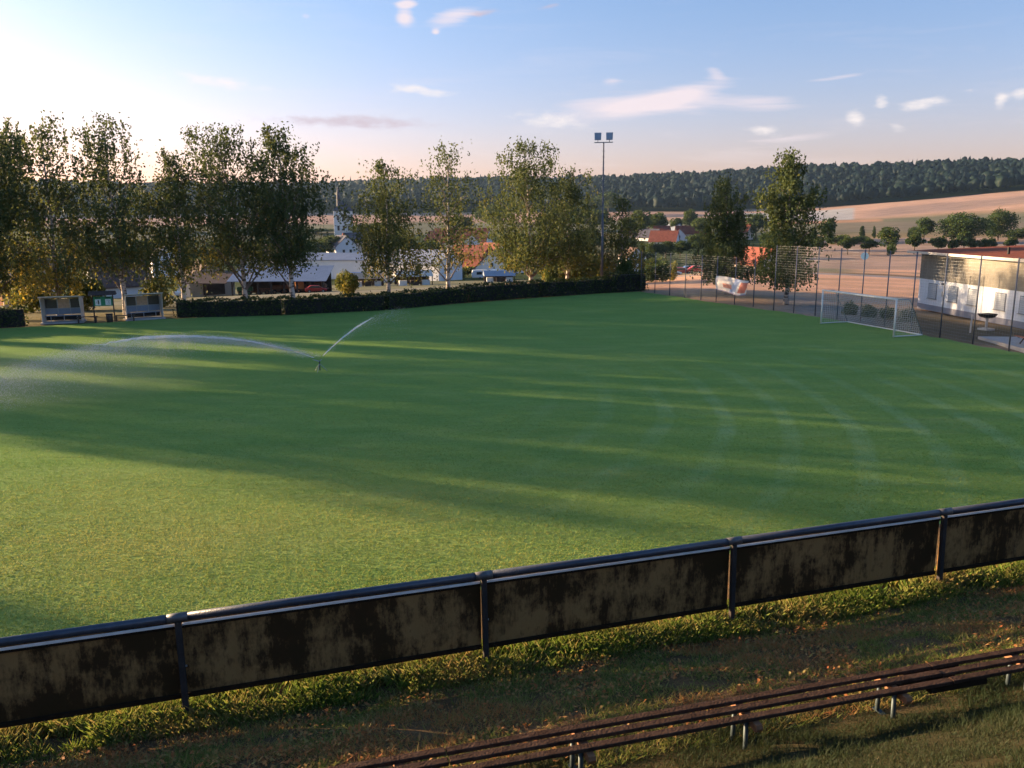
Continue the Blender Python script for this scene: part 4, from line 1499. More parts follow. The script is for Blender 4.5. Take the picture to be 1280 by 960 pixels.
NX, NQ = 46, 20
for i in range(NX + 1):
    x = -GW / 2 + GW * i / NX
    for k in range(8):
        (y0, z0), (y1, z1) = net_prof(k / 8), net_prof((k + 1) / 8)
        s0, s1 = math.sin(k * .8 + i * .3) * .05, math.sin((k + 1) * .8 + i * .3) * .05
        nt.bar((x, y0 + s0, z0), (x, y1 + s1, z1), .008)
for k in range(NQ + 1):
    y0, z0 = net_prof(k / NQ)
    nt.bar((-GW / 2, y0, z0), (GW / 2, y0 + .03, z0), .008)
for sx in (-1, 1):
    x = sx * GW / 2
    for k in range(1, 16):
        z = .08 + k * (GH - .1) / 16
        ymax = next((net_prof(q / 40)[0] for q in range(41) if net_prof(q / 40)[1] <= z), GD)
        nt.bar((x, .05, z), (x, ymax, z), .008)
    for k in range(1, 14):
        y = k * GD / 14
        zt = GH - .04 if y < 1.0 else next((net_prof(q / 40)[1] for q in range(41) if net_prof(q / 40)[0] >= y), .1)
        nt.bar((x, y, .06), (x, y, zt), .008)
for k in range(1, 7):
    nt.bar((-GW / 2, k * .15, GH - .02), (GW / 2, k * .15, GH - .02), .008)
for i in range(NX + 1):
    x = -GW / 2 + GW * i / NX
    nt.bar((x, .05, GH), (x, 1.0, GH - .04), .008)
no = nt.build('net', M_net, goal)
no['kind'] = 'stuff'

# ------------------------------------------------------------------ clubhouse
c0 = G(1146.5, 384.5, -.15)
c1 = G(1284, 411.5, -.15)
dv = c1 - c0
cl_rz = math.atan2(dv.y, dv.x)
CL = 24.0
club = thing('clubhouse', 'white flat-roofed clubhouse with grey upper boarding and closed shutters behind the fence', 'building', (c0.x, c0.y, -.15), cl_rz)
sc_ = math.hypot(c0.x, c0.y) / FPX
HT, HW = 4.75, 2.55
cd = 9.0                      # body lies on the far side (local -y points to the pitch)
MB().box((CL / 2, cd / 2, HW / 2 + .22), (CL, cd, HW - .44)).build('wall', M_render, club)
MB().box((CL / 2, cd / 2, .2), (CL + .04, cd + .04, .48)).build('plinth', M_plinth, club)
MB().box((CL / 2, cd / 2, HT / 2 + HW / 2), (CL - .02, cd - .02, HT - HW)).build('upper_wall', M_siding, club)
for k in range(9):
    z = HW + .12 + k * .245
    MB().box((CL / 2, -.012, z), (CL + .02, .03, .215), 0, R(-4)).build('siding_board', M_siding, club)
rf = MB().prism([(-.55, -1.0, HT - .02), (-.55, cd + .8, HT + .38), (-.55, cd + .8, HT + .52), (-.55, -1.0, HT + .14)], (0, 0, 0), (CL + 1.0, 0, 0)).build('roof', M_roofedge, club)
MB().box((CL / 2 - .05, -1.02, HT + .05), (CL + 1.06, .05, .20)).build('fascia', M_fascia, rf)
MB().tube([(9, 1.5, HT + .1), (9, 1.5, HT + .75)], .10, 8).build('vent_pipe', M_dark, rf)
dvn = dv.normalized()
for wx in (2.1, 5.0, 7.55, 10.85, 13.6, 16.4, 19.4, 22):
    f = MB().box((wx, -.012, 1.62), (1.24, .05, 1.28)).build('window', M_winframe, club)
    for k in range(8):
        MB().box((wx, -.045, 1.09 + k * .15), (1.10, .02, .135), 0, R(5)).build('shutter_slat', M_shutter, f)
    MB().box((wx, -.06, .965), (1.36, .12, .05)).build('sill', M_slab, f)
lamp = MB().box((3.55, -.06, 2.33), (.25, .12, .12)).build('wall_lamp', M_dark, club)
MB().box((3.62, -.04, 1.5), (.26, .07, .42)).build('meter_box', M_fascia, club)

# terrace slab, picnic set and grill outside the clubhouse
q0 = G(1222, 424, -.05)
q1 = G(1284, 441, -.05)
qd = (q1 - q0).normalized()
qn = Vector((-qd.y, qd.x, 0))
sl = MB()
z = .02
P = [q0, q0 + qd * 12, q0 + qd * 12 + qn * 3.6, q0 + qn * 3.2 + qd * .4]
sl.prism([Vector((p.x, p.y, -.2)) for p in P], (0, 0, 0), (0, 0, .34))
so = sl.build('terrace_slab', M_slab)
so['kind'] = 'structure'
pc = q0 + qd * 4.0 + qn * 1.5
pt = thing('picnic_table', 'orange wooden picnic table with benches on the concrete terrace', 'table', (pc.x, pc.y, .14), math.atan2(qd.y, qd.x))
for k in range(5):
    MB().box((0, -.30 + k * .15, .74), (2.2, .13, .04)).build('top_plank', M_orangewood, pt)
for sy in (-1, 1):
    for k in range(2):
        MB().box((0, sy * (.68 + k * .15), .45), (2.2, .13, .04)).build('seat_plank', M_orangewood, pt)
for sx in (-.8, .8):
    for sy in (-1, 1):
        MB().bar((sx, sy * .25, .72), (sx, sy * .7, 0), .08, .05).build('leg', M_timber, pt)
    MB().bar((sx, -.85, .41), (sx, .85, .41), .09, .05).build('seat_beam', M_timber, pt)
gp = G(1232.5, 411.5, -.05)
gr_ = thing('charcoal_grill', 'black pan grill on a pale pedestal outside the clubhouse', 'grill', (gp.x, gp.y, -.1), .3)
MB().box((0, 0, .06), (.75, .75, .12)).build('foot', M_fascia, gr_)
MB().tube([(0, 0, .1), (0, 0, .85)], .09, 10).build('pedestal', M_fascia, gr_, smooth=True)
MB().tube([(0, 0, .82), (0, 0, .9), (0, 0, 1.05), (0, 0, 1.10)], [.15, .45, .60, .62], 14).build('pan', M_blackpaint, gr_, smooth=True)
MB().box((0, 0, 1.12), (1.0, .75, .03)).build('grate', M_dark, gr_)
sp_ = G(1212.5, 416, -.05)
st = thing('stake', 'short bare wooden stake beside the grill', 'stake', (sp_.x, sp_.y, -.15))
MB().bar((0, 0, 0), (.04, .02, 1.25), .07).build('shaft', M_fascia, st)
MB().prism([(.005, -.015, 1.25), (.075, -.015, 1.25), (.04, .02, 1.36)], (0, 0, 0), (0, .07, 0)).build('tip', M_fascia, st)

# round blue sign on the lane
pg = AT(1081, 320, 112)
zb = tz(pg.x, pg.y)
sg = thing('round_sign', 'round blue traffic sign on a thin post beside the field lane', 'sign', (pg.x, pg.y, zb), R(-26))
MB().tube([(0, 0, 0), (0, 0, pg.z - zb + .5)], .04, 8).build('post', M_galv, sg)
MB().tube([(0, -.05, pg.z - zb), (0, -.08, pg.z - zb)], .50, 24).build('disc', M_sign, sg)

# ------------------------------------------------------------------ sprinkler with its two jets
S0 = G(400, 464)
spk = thing('sprinkler', 'small tripod rain sprinkler standing on the pitch throwing two jets', 'sprinkler', (S0.x, S0.y, 0))
for k in range(3):
    a = k * 2.094 + .4
    MB().tube([(math.cos(a) * .38, math.sin(a) * .38, 0), (0, 0, .42)], .014, 6).build('leg', M_galv, spk)
MB().tube([(0, 0, .05), (0, 0, .55)], .03, 8).build('riser', M_dark, spk)
MB().tube([(.10, .14, .62), (0, 0, .52), (-.30, -.20, .66)], [.015, .03, .018], 8).build('nozzle', M_galv, spk)


def water_mat(name, a):
    m = bpy.data.materials.new(name)
    m.use_nodes = True
    t = m.node_tree
    for n in list(t.nodes):
        t.nodes.remove(n)
    out = nd(t, 'ShaderNodeOutputMaterial')
    tr = nd(t, 'ShaderNodeBsdfTransparent')
    df = nd(t, 'ShaderNodeBsdfDiffuse')
    df.inputs[0].default_value = (.85, .88, .92, 1)
    tl = nd(t, 'ShaderNodeBsdfTranslucent')
    tl.inputs[0].default_value = (.9, .92, .95, 1)
    m1 = nd(t, 'ShaderNodeMixShader')
    m1.inputs[0].default_value = .6
    lk(t, df.outputs[0], m1.inputs[1])
    lk(t, tl.outputs[0], m1.inputs[2])
    m2 = nd(t, 'ShaderNodeMixShader')
    m2.inputs[0].default_value = a
    lk(t, tr.outputs[0], m2.inputs[1])
    lk(t, m1.outputs[0], m2.inputs[2])
    lk(t, m2.outputs[0], out.inputs[0])
    return m


M_jet = water_mat('jet_water', .8)
M_drop = water_mat('spray_drops', .5)


def jet(dirx, diry, slope, rng_m, dmax, label_j, label_s, nd_, spread, seed, start=.3):
    g = np.random.default_rng(seed)
    L = math.hypot(dirx, diry)
    dx, dy = dirx / L, diry / L
    hgt = lambda d: .62 + slope * d * (1 - d / rng_m)
    pts, rad = [], []
    n = 46
    for i in range(n):
        d = start + (dmax * .62 - start) * i / (n - 1)
        pts.append((S0.x + dx * d + g.normal(0, .0015 * d), S0.y + dy * d + g.normal(0, .0015 * d), hgt(d) + g.normal(0, .0022 * d)))
        rad.append((.022 + .0065 * d) * g.uniform(.8, 1.2) * (1 if i < n - 12 else (n - i) / 12))
    o = MB().tube(pts, rad, 6).build('water_jet', M_jet, None, smooth=True)
    tag(o, label_j, 'water jet', kind='stuff')
    # drops torn off the jet
    d = start + (dmax - start) * g.random(nd_) ** .72
    fall = g.exponential(1.0, nd_) * spread * (d / dmax) ** 1.6
    lat = g.normal(0, 1, nd_) * (.02 + .045 * d * (d / dmax))
    along = g.normal(0, .3, nd_) + fall * .3
    x = S0.x + dx * (d + along) - dy * lat
    y = S0.y + dy * (d + along) + dx * lat
    z = hgt(d) - fall + g.normal(0, .012, nd_) * d
    k = (z > .03)
    P = np.c_[x, y, z][k]
    s = .006 + .008 * g.random(len(P)) ** 2
    tet = np.array([(1, 1, 1), (1, -1, -1), (-1, 1, -1), (-1, -1, 1)]) * .7
    V = (P[:, None, :] + tet[None] * s[:, None, None]).reshape(-1, 3)
    F = (np.array([(0, 1, 2), (0, 3, 1), (0, 2, 3), (1, 3, 2)])[None] + (np.arange(len(P)) * 4)[:, None, None]).reshape(-1, 3)
    o = npmesh('water_spray', V, F, M_drop)
    tag(o, label_s, 'water spray', kind='stuff')


jet(-6.2, -4.5, .46, 16.5, 17.0, 'long white water jet arching from the sprinkler towards the dugouts side', 'drifting fine spray falling from the long water jet', 70000, 1.1, 5)
jet(2.2, 4.5, .50, 15, 8.0, 'short straight water jet thrown from the sprinkler towards the hedge', 'thin spray around the short straight water jet', 2400, .5, 6)


def mist():
    """fine drifting droplets: a small closed body of thin white air"""
    c = G(150, 492, .0)
    bm = bmesh.new()
    bmesh.ops.create_icosphere(bm, subdivisions=3, radius=1)
    me = bpy.data.meshes.new('spray_mist')
    bm.to_mesh(me)
    bm.free()
    m = bpy.data.materials.new('mist_air')
    m.use_nodes = True
    t = m.node_tree
    for n in list(t.nodes):
        t.nodes.remove(n)
    out = nd(t, 'ShaderNodeOutputMaterial')
    pv = nd(t, 'ShaderNodeVolumePrincipled')
    pv.inputs['Color'].default_value = (.95, .96, 1, 1)
    pv.inputs['Anisotropy'].default_value = .55
    tc = nd(t, 'ShaderNodeTexCoord')
    ln = nd(t, 'ShaderNodeVectorMath', operation='LENGTH')
    lk(t, tc.outputs['Object'], ln.inputs[0])
    nz = nd(t, 'ShaderNodeTexNoise')
    nz.inputs['Scale'].default_value = 2.2
    lk(t, tc.outputs['Object'], nz.inputs['Vector'])
    dn = mth(t, 'MULTIPLY', mth(t, 'SUBTRACT', 1.0, ln.outputs['Value'], clamp=True), mth(t, 'MULTIPLY', nz.outputs[0], .085))
    lk(t, dn, pv.inputs['Density'])
    lk(t, pv.outputs[0], out.inputs['Volume'])
    me.materials.append(m)
    o = bpy.data.objects.new('spray_mist', me)
    COL.objects.link(o)
    dx, dy = -.81, -.587
    o.location = (S0.x + dx * 12.5, S0.y + dy * 12.5, 1.2)
    o.scale = (8.5, 3.8, 1.7)
    o.rotation_euler = (0, R(-4), math.atan2(dy, dx))
    tag(o, 'pale drifting mist below the long water jet', 'mist', kind='stuff')


mist()

# ------------------------------------------------------------------ houses, sheds and vehicles in the valley
def ground_at(px, py, D=None):
    if D is None:
        D = 90.0
        while D < 1200:
            p = AT(px, py, D)
            if p.z <= tz(p.x, p.y):
                break
            D += 2
    return AT(px, py, D)


def house(name, px, base, D, w, l, hw, hr, rz, mw, mr, label, wins=(), chimney=False, group=None, cat='house', over=.35, gable=True, dormer=False):
    """w: gable width (x), l: ridge length (y); gable end faces -y.  wins: (face, along, z, width, height)"""
    p = AT(px, base, D)
    root = thing(name, label, cat, (p.x, p.y, p.z), rz, group)
    f = .0
    MB().prism([(-w / 2, -l / 2, -3), (w / 2, -l / 2, -3), (w / 2, -l / 2, hw), (0, -l / 2, hw + hr), (-w / 2, -l / 2, hw)], (0, 0, 0), (0, l, 0)).build('wall', mw, root)
    k = hr / (w / 2)
    th = .22
    ro = MB()
    for sx in (-1, 1):
        e = w / 2 + over
        poly = [(0, -l / 2 - over, hw + hr + .05), (sx * e, -l / 2 - over, hw + hr + .05 - e * k), (sx * e, -l / 2 - over, hw + hr + .05 - e * k + th), (0, -l / 2 - over, hw + hr + .05 + th)]
        ro.prism(poly, (0, 0, 0), (0, l + 2 * over, 0))
    r_ = ro.build('roof', mr, root)
    if chimney:
        MB().box((w * .15, l * .15, hw + hr + .3), (.6, .6, 1.6)).build('chimney', M_brick, r_)
    for (face, al, z, ww, wh) in wins:
        if face == 'g':
            fr = MB().box((al, -l / 2 - .02, z), (ww + .2, .05, wh + .2)).build('window', M_white, root)
            MB().box((al, -l / 2 - .05, z), (ww, .03, wh)).build('pane', M_glass, fr)
        elif face == 'd':
            MB().box((al, -l / 2 - .03, z), (ww, .06, wh)).build('door', M_timber, root)
        elif face == 'r':
            fr = MB().box((w / 2 + .02, al, z), (.05, ww + .2, wh + .2)).build('window', M_white, root)
            MB().box((w / 2 + .05, al, z), (.03, ww, wh)).build('pane', M_glass, fr)
        else:
            fr = MB().box((-w / 2 - .02, al, z), (.05, ww + .2, wh + .2)).build('window', M_white, root)
            MB().box((-w / 2 - .05, al, z), (.03, ww, wh)).build('pane', M_glass, fr)
    return root


GW2 = [('g', -1.4, 1.5, 1.0, 1.2), ('g', 1.4, 1.5, 1.0, 1.2), ('g', 0, 4.3, 1.0, 1.1)]
SW3 = [('l', -3, 1.5, 1.2, 1.2), ('l', 0, 1.5, 1.2, 1.2), ('l', 3, 1.5, 1.2, 1.2)]
RW3 = [('r', -3, 1.5, 1.2, 1.2), ('r', 0, 1.5, 1.2, 1.2), ('r', 3, 1.5, 1.2, 1.2)]
# behind the scoreboard
house('farm_house', 150, 372, 140, 7.5, 9, 2.2, 3.9, R(-52), M_whitewall, M_brownroof, 'white gabled farmhouse with steep brown roof behind the scoreboard', [('g', 0, 3.2, .9, 1.0), ('g', -1.8, 1.0, .9, 1.0)] + SW3[:2])
house('garage', 12, 378, 120, 6, 8, 2.2, 1.6, R(60), M_brick, M_brownroof, 'low red brick outbuilding beyond the short hedge', [('g', 1, 1.2, 1.2, 1.0), ('l', 0, 1.3, 1.0, .9)])
house('barn', 258, 366, 136, 7.0, 8.5, 2.4, 2.6, R(34), M_cream, M_brownroof, 'brown-roofed barn with a wide dark gate at the end of the open shed', [('d', .2, 1.2, 3.4, 2.4)], cat='barn')
# village houses: (px, base, D, w, l, hw, hr, rz, wall, roof, label, windows, chimney)
HS = [
    (428, 318, 330, 9, 12, 3.2, 4.0, R(30), M_whitewall, M_slate, 'white house with slate roof below the church', GW2 + RW3, True),
    (441, 312, 360, 8, 10, 3.4, 3.6, R(-35), M_cream, M_slate, 'cream house with slate roof next to the church', GW2, False),
    (578, 314, 390, 12, 26, 4.2, 6.2, R(76), M_whitewall, M_redroof, 'long house with big red tile roof and white dormer', SW3 + RW3, True),
    (591, 315, 372, 7, 9, 4.4, 3.2, R(-4), M_whitewall, M_redroof, 'small white gabled annex before the long red roof', GW2, False),
    (552, 312, 410, 10, 14, 3.8, 5.0, R(60), M_cream, M_redroof, 'cream house with weathered red roof behind the airy birch', GW2 + RW3, True),
    (590, 337, 300, 10, 15, 4.6, 4.0, R(58), M_brick, M_redroof, 'red brick house with red roof on the village street', GW2 + RW3, False),
    (614, 332, 320, 9, 12, 4.0, 4.5, R(40), M_whitewall, M_redroof, 'white house under a faded red roof behind the gabled hall', GW2, False),
    (626, 347, 250, 12, 16, 2.6, 5.4, R(-18), M_whitewall, M_brownroof, 'wide white gabled hall with small dark windows', [('g', -2.6, 2.0, .9, 1.3), ('g', 0, 4.3, .9, 1.1), ('g', 1.4, 1.3, 1.6, 2.4)], False),
    (677, 333, 300, 8, 9, 3.0, 4.2, R(20), M_whitewall, M_slate, 'small white house with slate roof between the birches', GW2, False),
    (830, 309, 430, 9, 14, 3.0, 5.2, R(66), M_whitewall, M_redroof, 'white house with bright red roof in the village centre', [('g', 0, 1.6, 1.0, 1.1), ('l', -2, 1.5, 1, 1.1), ('l', 2, 1.5, 1, 1.1)], False),
    (849, 306, 440, 8, 10, 4.2, 4.0, R(-12), M_whitewall, M_redroof, 'white gabled house beside the bright red roof', GW2, False),
    (812, 305, 460, 9, 12, 3.6, 4.4, R(48), M_whitewall, M_slate, 'white house with dark slate roof beside the bright red roof', GW2, True),
    (866, 299, 490, 10, 20, 3.2, 4.4, R(84), M_cream, M_redroof, 'long low house with red roof at the village edge', RW3, False),
    (840, 296, 520, 9, 12, 3.2, 4.6, R(40), M_cream, M_greyroof, 'cream house with grey roof behind the red roofs', GW2, False),
    (827, 299, 480, 8, 9, 3.4, 4.0, R(70), M_cream, M_redroof, 'small cream house with orange red hipped roof', GW2, False),
    (790, 332, 250, 6, 7, 2.6, 2.6, R(15), M_whitewall, M_brownroof, 'tiny white shed house at the hedge end', [('g', 0, 1.4, .9, 1.1)], False),
    (787, 300, 480, 8, 12, 3.0, 3.8, R(80), M_cream, M_brownroof, 'brown-roofed house at the edge of the village trees', RW3, False),
    (948, 348, 190, 8.5, 11, 3.4, 3.4, R(18), M_cream, M_redroof, 'pinkish gabled house with dark garage beside the twisting birch', [('d', -2.0, 1.2, 2.6, 2.3), ('g', 1.2, 1.5, .9, 1.2), ('g', 3.0, 1.5, .9, 1.2), ('g', 1.0, 4.0, .9, .9)], False),
    (927, 297, 470, 8, 10, 3.2, 4.0, R(50), M_cream, M_redroof, 'orange-roofed cottage between the two dark birches', GW2, False),
    (530, 345, 210, 11, 16, 3.4, 3.0, R(62), M_whitewall, M_greyroof, 'white hall with pale grey roof behind the pavilion', [('g', -2, 1.6, 1.4, 1.6), ('r', 0, 1.7, 1.6, 1.4), ('r', 4, 1.7, 1.6, 1.4)], False),
    (425, 338, 230, 9, 26, 3.0, 1.6, R(82), M_whitewall, M_greyroof, 'long low white hall with grey sheet roof beyond the open shed', RW3, False),
    (345, 330, 270, 9, 16, 3.4, 2.6, R(70), M_cream, M_brownroof, 'brown-roofed farm building beyond the open shed', RW3, False),
    (205, 335, 260, 8, 12, 3.0, 3.6, R(30), M_whitewall, M_slate, 'white house glimpsed between the birch trunks', GW2, False),
    (20, 352, 180, 9, 12, 3.0, 3.8, R(-30), M_whitewall, M_brownroof, 'white house with brown roof beyond the golden underwood', GW2, False),
]
for (px, base, D, w, l, hw, hr, rz, mw, mr, lab, wins, ch) in HS:
    house('house', px, base, D, w, l, hw, hr, rz, mw, mr, lab, wins, ch, group='village houses')

# church
p = AT(430, 296, 430)
ch = thing('church', 'white church with dark hipped roof and slender spire', 'church', (p.x, p.y, p.z), R(12))
MB().box((0, 0, 5), (9.5, 13, 16)).build('nave', M_whitewall, ch)
mb = MB()
mb.add([(-5.2, -7, 13), (5.2, -7, 13), (5.2, 7, 13), (-5.2, 7, 13), (0, -2.5, 18), (0, 2.5, 18)], [(0, 1, 4), (1, 2, 5, 4), (2, 3, 5), (3, 0, 4, 5), (0, 3, 2, 1)])
rfc = mb.build('roof', M_slate, ch)
MB().tube([(-2, -1, 15), (-2, -1, 21), (-2, -1, 25)], [.95, .8, .25], 8).build('spire', M_slate, rfc)
for z in (4.5, 9.5):
    for x in (-2.6, 0, 2.6):
        MB().box((x, -6.53, z), (1.1, .08, 2.4)).build('window', M_glass, ch)

# open timber shed with stored machines
a, b = AT(292, 366, 126), AT(405, 362, 126)
sd_ = (b - a)
sd_.z = 0
sh_rz = math.atan2(sd_.y, sd_.x)
SL = sd_.length
za = tz(a.x, a.y)
shed = thing('open_shed', 'long open timber shed with grey sheet roof full of farm machines', 'shed', (a.x, a.y, za), sh_rz)
MB().prism([(-.6, -1.0, 2.15), (-.6, 5.4, 4.1), (-.6, 5.4, 4.2), (-.6, -1.0, 2.25)], (0, 0, 0), (SL + 1.2, 0, 0)).build('roof', M_greyroof, shed)
MB().box((SL / 2, 5.2, 1.9), (SL, .08, 3.9)).build('back_wall', M_timber, shed)
n_b = 7
for i in range(n_b + 1):
    x = SL * i / n_b
    MB().bar((x, -.5, -.4), (x, -.5, 2.2), .2).build('post', M_timber, shed)
    MB().bar((x, -.5, .9), (x, 1.2, 2.7), .12).build('brace', M_timber, shed)
    MB().bar((x, 5.0, -.4), (x, 5.0, 3.95), .2).build('post', M_timber, shed)
# hay-house wing on the near end
MB().prism([(-7.6, -1.0, 1.9), (-7.6, 5.4, 3.4), (-7.6, 5.4, 3.5), (-7.6, -1.0, 2.0)], (0, 0, 0), (6.9, 0, 0)).build('lean_to_roof', M_brownroof, shed)
for x in (-7.4, -4.2):
    MB().bar((x, -.6, -.4), (x + .5, -.6, 1.95), .16).build('post', M_timber, shed)


def machine(kind, x, y, rz, mbody, label, sc=1.0):
    """farm implement: chassis, wheels, drawbar and a body of its kind"""
    w = Vector((a.x, a.y, 0)) + Vector((math.cos(sh_rz) * x - math.sin(sh_rz) * y, math.sin(sh_rz) * x + math.cos(sh_rz) * y, 0))
    r = thing(kind, label, 'farm machine', (w.x, w.y, tz(w.x, w.y)), sh_rz + rz)
    r.scale = (sc,) * 3
    MB().box((0, 0, .55), (2.2, 1.2, .14)).build('chassis', M_rust, r)
    for sx in (-.6, .6):
        for sy in (-.72, .72):
            wh = MB().tube([(sx, sy - .1, .36), (sx, sy + .1, .36)], .36, 14).build('wheel', M_rubber, r)
            MB().tube([(sx, sy - .115, .36), (sx, sy + .115, .36)], .17, 10).build('rim', mbody, wh)
    MB().bar((1.1, 0, .55), (2.1, 0, .42), .1).build('drawbar', M_rust, r)
    if kind == 'farm_trailer':
        for sy in (-.6, .6):
            MB().box((0, sy, .95), (2.2, .06, .6)).build('side_board', mbody, r)
        for sx in (-1.1, 1.1):
            MB().box((sx, 0, .95), (.06, 1.2, .6)).build('end_board', mbody, r)
    elif kind == 'seed_drill':
        MB().prism([(-1.0, -.5, 1.3), (-1.0, .5, 1.3), (-1.0, .25, .7), (-1.0, -.25, .7)], (0, 0, 0), (2.0, 0, 0)).build('hopper', mbody, r)
        for k in range(7):
            MB().bar((-.9 + k * .3, -.5, .65), (-.9 + k * .3, -.95, .1), .05).build('coulter', M_rust, r)
    elif kind == 'hay_rake':
        MB().bar((-1.2, -.6, .9), (1.2, -.6, .9), .09).build('rake_beam', mbody, r)
        for k in range(9):
            MB().tube([(-1.1 + k * .27, -.6, .9), (-1.1 + k * .27, -1.05, .7), (-1.1 + k * .27, -1.1, .1)], .025, 5).build('tine', M_rust, r)
    else:
        MB().box((-.3, 0, 1.15), (1.3, 1.0, 1.1)).build('housing', mbody, r, bevel=.12)
        MB().tube([(.45, -.45, .95), (.45, .45, .95)], .38, 12).build('reel', M_rust, r)
    return r


machine('farm_trailer', 1.5, .9, .2, M_farm_green, 'low green farm trailer under the near end of the open shed')
machine('hay_rake', 4.4, .8, .1, M_rust, 'rusty hay rake parked under the open shed')
machine('seed_drill', 6.6, .9, .3, M_rust, 'rust brown seed drill in the middle of the open shed')
machine('farm_trailer', 8.6, 1.2, -.2, M_rust, 'rusty box trailer in the middle of the open shed')
machine('baler', 10.2, .7, .4, M_orange, 'orange baler at the far part of the open shed')
machine('seed_drill', 11.8, 1.3, 0, M_timber, 'dark seed drill at the end bay of the open shed')
machine('baler', 12.8, 2.6, 0, M_rust, 'old brown baler at the back wall of the open shed')


def car(px, py, D, rz, m, label, van=False, sc=1.0, group=None):
    p = AT(px, py, D)
    z = tz(p.x, p.y)
    r = thing('van' if van else 'parked_car', label, 'van' if van else 'car', (p.x, p.y, z), rz, group)
    r.scale = (sc,) * 3
    if van:
        prof_ = [(-2.4, .35), (2.4, .35), (2.45, 1.0), (2.0, 1.15), (1.5, 2.1), (-2.4, 2.15)]
        win = [(1.85, 1.2), (1.45, 1.95), (.6, 1.95), (.6, 1.2)]
    else:
        prof_ = [(-2.1, .32), (2.1, .32), (2.15, .72), (1.15, .92), (.55, 1.42), (-1.1, 1.45), (-1.75, .98), (-2.12, .85)]
        win = [(1.0, .95), (.5, 1.36), (-1.05, 1.38), (-1.55, .98)]
    bd = MB().prism([(x, -.85, zz) for x, zz in prof_], (0, 0, 0), (0, 1.7, 0)).build('body', m, r, bevel=.08)
    for sy in (-.86, .86):
        MB().prism([(x, sy - .01, zz) for x, zz in win], (0, 0, 0), (0, .02, 0)).build('side_window', M_glass, bd)
        MB().box((-2.1, sy * .8, .75), (.08, .25, .14)).build('tail_light', M_red, bd)
    for sx in (-1.35, 1.35):
        for sy in (-.8, .8):
            wh = MB().tube([(sx, sy - .11, .32), (sx, sy + .11, .32)], .32, 14).build('wheel', M_rubber, r)
            MB().tube([(sx, sy - .12, .32), (sx, sy + .12, .32)], .18, 10).build('rim', M_galv, wh)
    return r


car(395, 362, 124, .3, M_red, 'small red car parked at the end of the open shed', sc=.75)
car(234, 364, 138, 1.2, M_carwhite, 'white car parked beside the brown-roofed barn')
car(838, 350, 170, .1, M_carwhite, 'white car parked behind the lower ball fence')
car(851, 350.5, 172, .0, M_red, 'dark red car parked between the white and the blue car')
car(863, 349, 176, .1, M_bluep, 'blue car parked near the dense dark birch')
car(872, 350.5, 171, -.1, M_red, 'red car parked closest to the dense dark birch')
car(480, 357, 168, .2, M_carwhite, 'white van parked beside the flat shelter', van=True)
car(619, 349, 205, 1.9, M_carwhite, 'white van parked before the wide gabled hall', van=True, sc=1.15)
car(446, 338, 210, .2, M_bluep, 'blue van parked by the long low white hall', van=True)
car(1145, 300, 420, .2, M_carwhite, 'white car on the far road by the large oak')


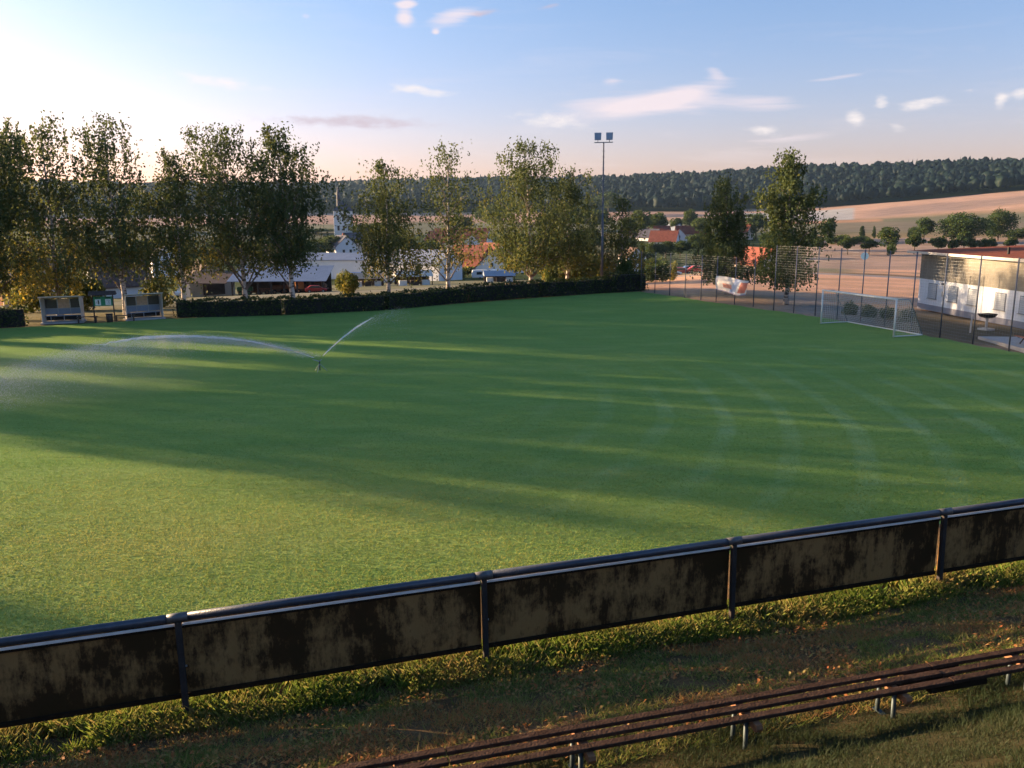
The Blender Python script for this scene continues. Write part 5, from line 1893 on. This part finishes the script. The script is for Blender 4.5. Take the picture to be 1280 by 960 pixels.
def shelter(px, py, D, L, Wd, H, rz, mr, label):
    p = AT(px, py, D)
    r = thing('shelter', label, 'shelter', (p.x, p.y, tz(p.x, p.y)), rz)
    MB().prism([(-L / 2, -Wd / 2, H), (L / 2, -Wd / 2, H), (L / 2, 0, H + .9), (-L / 2, 0, H + .9)], (0, 0, 0), (0, .1, .02)).build('roof_slope', mr, r)
    ro = MB().prism([(-L / 2 - .2, -Wd / 2 - .2, H), (-L / 2 - .2, Wd / 2 + .2, H), (-L / 2 - .2, 0, H + .95)], (0, 0, 0), (L + .4, 0, 0)).build('roof', mr, r)
    for x in (-L / 2, -L / 6, L / 6, L / 2):
        for y in (-Wd / 2, Wd / 2):
            MB().bar((x, y, 0), (x, y, H), .15).build('post', M_timber, r)
    MB().box((0, Wd / 2 - .1, H / 2), (L, .08, H)).build('rear_wall', M_timber, r)
    for k in range(3):
        MB().box((-L / 3 + k * L / 3, -Wd / 2 + .9, .5), (L / 4.5, .9, 1.0)).build('stall_box', M_white if k != 1 else M_timber, r)


shelter(517, 359, 150, 6.2, 4.5, 1.7, .25, M_fascia, 'open pavilion with pale hipped roof on the meadow')
shelter(461, 359, 152, 5.2, 3.5, 1.5, .1, M_tanplate, 'low open stall with pinkish roof beside the white van')
shelter(624, 358, 165, 5.8, 4.0, 1.3, .1, M_greyroof, 'low stall with grey roof before the wide gabled hall')


def caravan(px, py, D, rz, label):
    p = AT(px, py, D)
    r = thing('caravan', label, 'caravan', (p.x, p.y, tz(p.x, p.y)), rz)
    bd = MB().prism([(-2.1, -1, .5), (2.1, -1, .5), (2.2, -1, 1.4), (1.9, -1, 2.4), (-1.9, -1, 2.4), (-2.2, -1, 1.4)], (0, 0, 0), (0, 2, 0)).build('body', M_carwhite, r, bevel=.1)
    MB().box((-.2, -1.02, 1.6), (1.4, .03, .7)).build('window', M_glass, bd)
    MB().box((1.3, -1.02, 1.35), (.6, .03, 1.5)).build('door', M_fascia, bd)
    for sy in (-.9, .9):
        MB().tube([(0, sy - .1, .32), (0, sy + .1, .32)], .32, 12).build('wheel', M_rubber, r)


caravan(600, 351, 215, .1, 'small white caravan beside the van on the village green')
caravan(405, 340, 215, .3, 'white caravan at the edge of the long low hall')

# ------------------------------------------------------------------ air between here and the hill
def haze():
    m = bpy.data.materials.new('haze_air')
    m.use_nodes = True
    t = m.node_tree
    for n in list(t.nodes):
        t.nodes.remove(n)
    out = nd(t, 'ShaderNodeOutputMaterial')
    pv = nd(t, 'ShaderNodeVolumePrincipled')
    pv.inputs['Color'].default_value = (.42, .66, 1.0, 1)
    pv.inputs['Density'].default_value = HAZE
    pv.inputs['Anisotropy'].default_value = .3
    lk(t, pv.outputs[0], out.inputs['Volume'])
    o = MB().box((0, 0, 35), (5900, 5900, 200)).build('haze', m)
    tag(o, 'thin evening haze over the valley', 'haze', kind='stuff')


HAZE = 0.00005
haze()
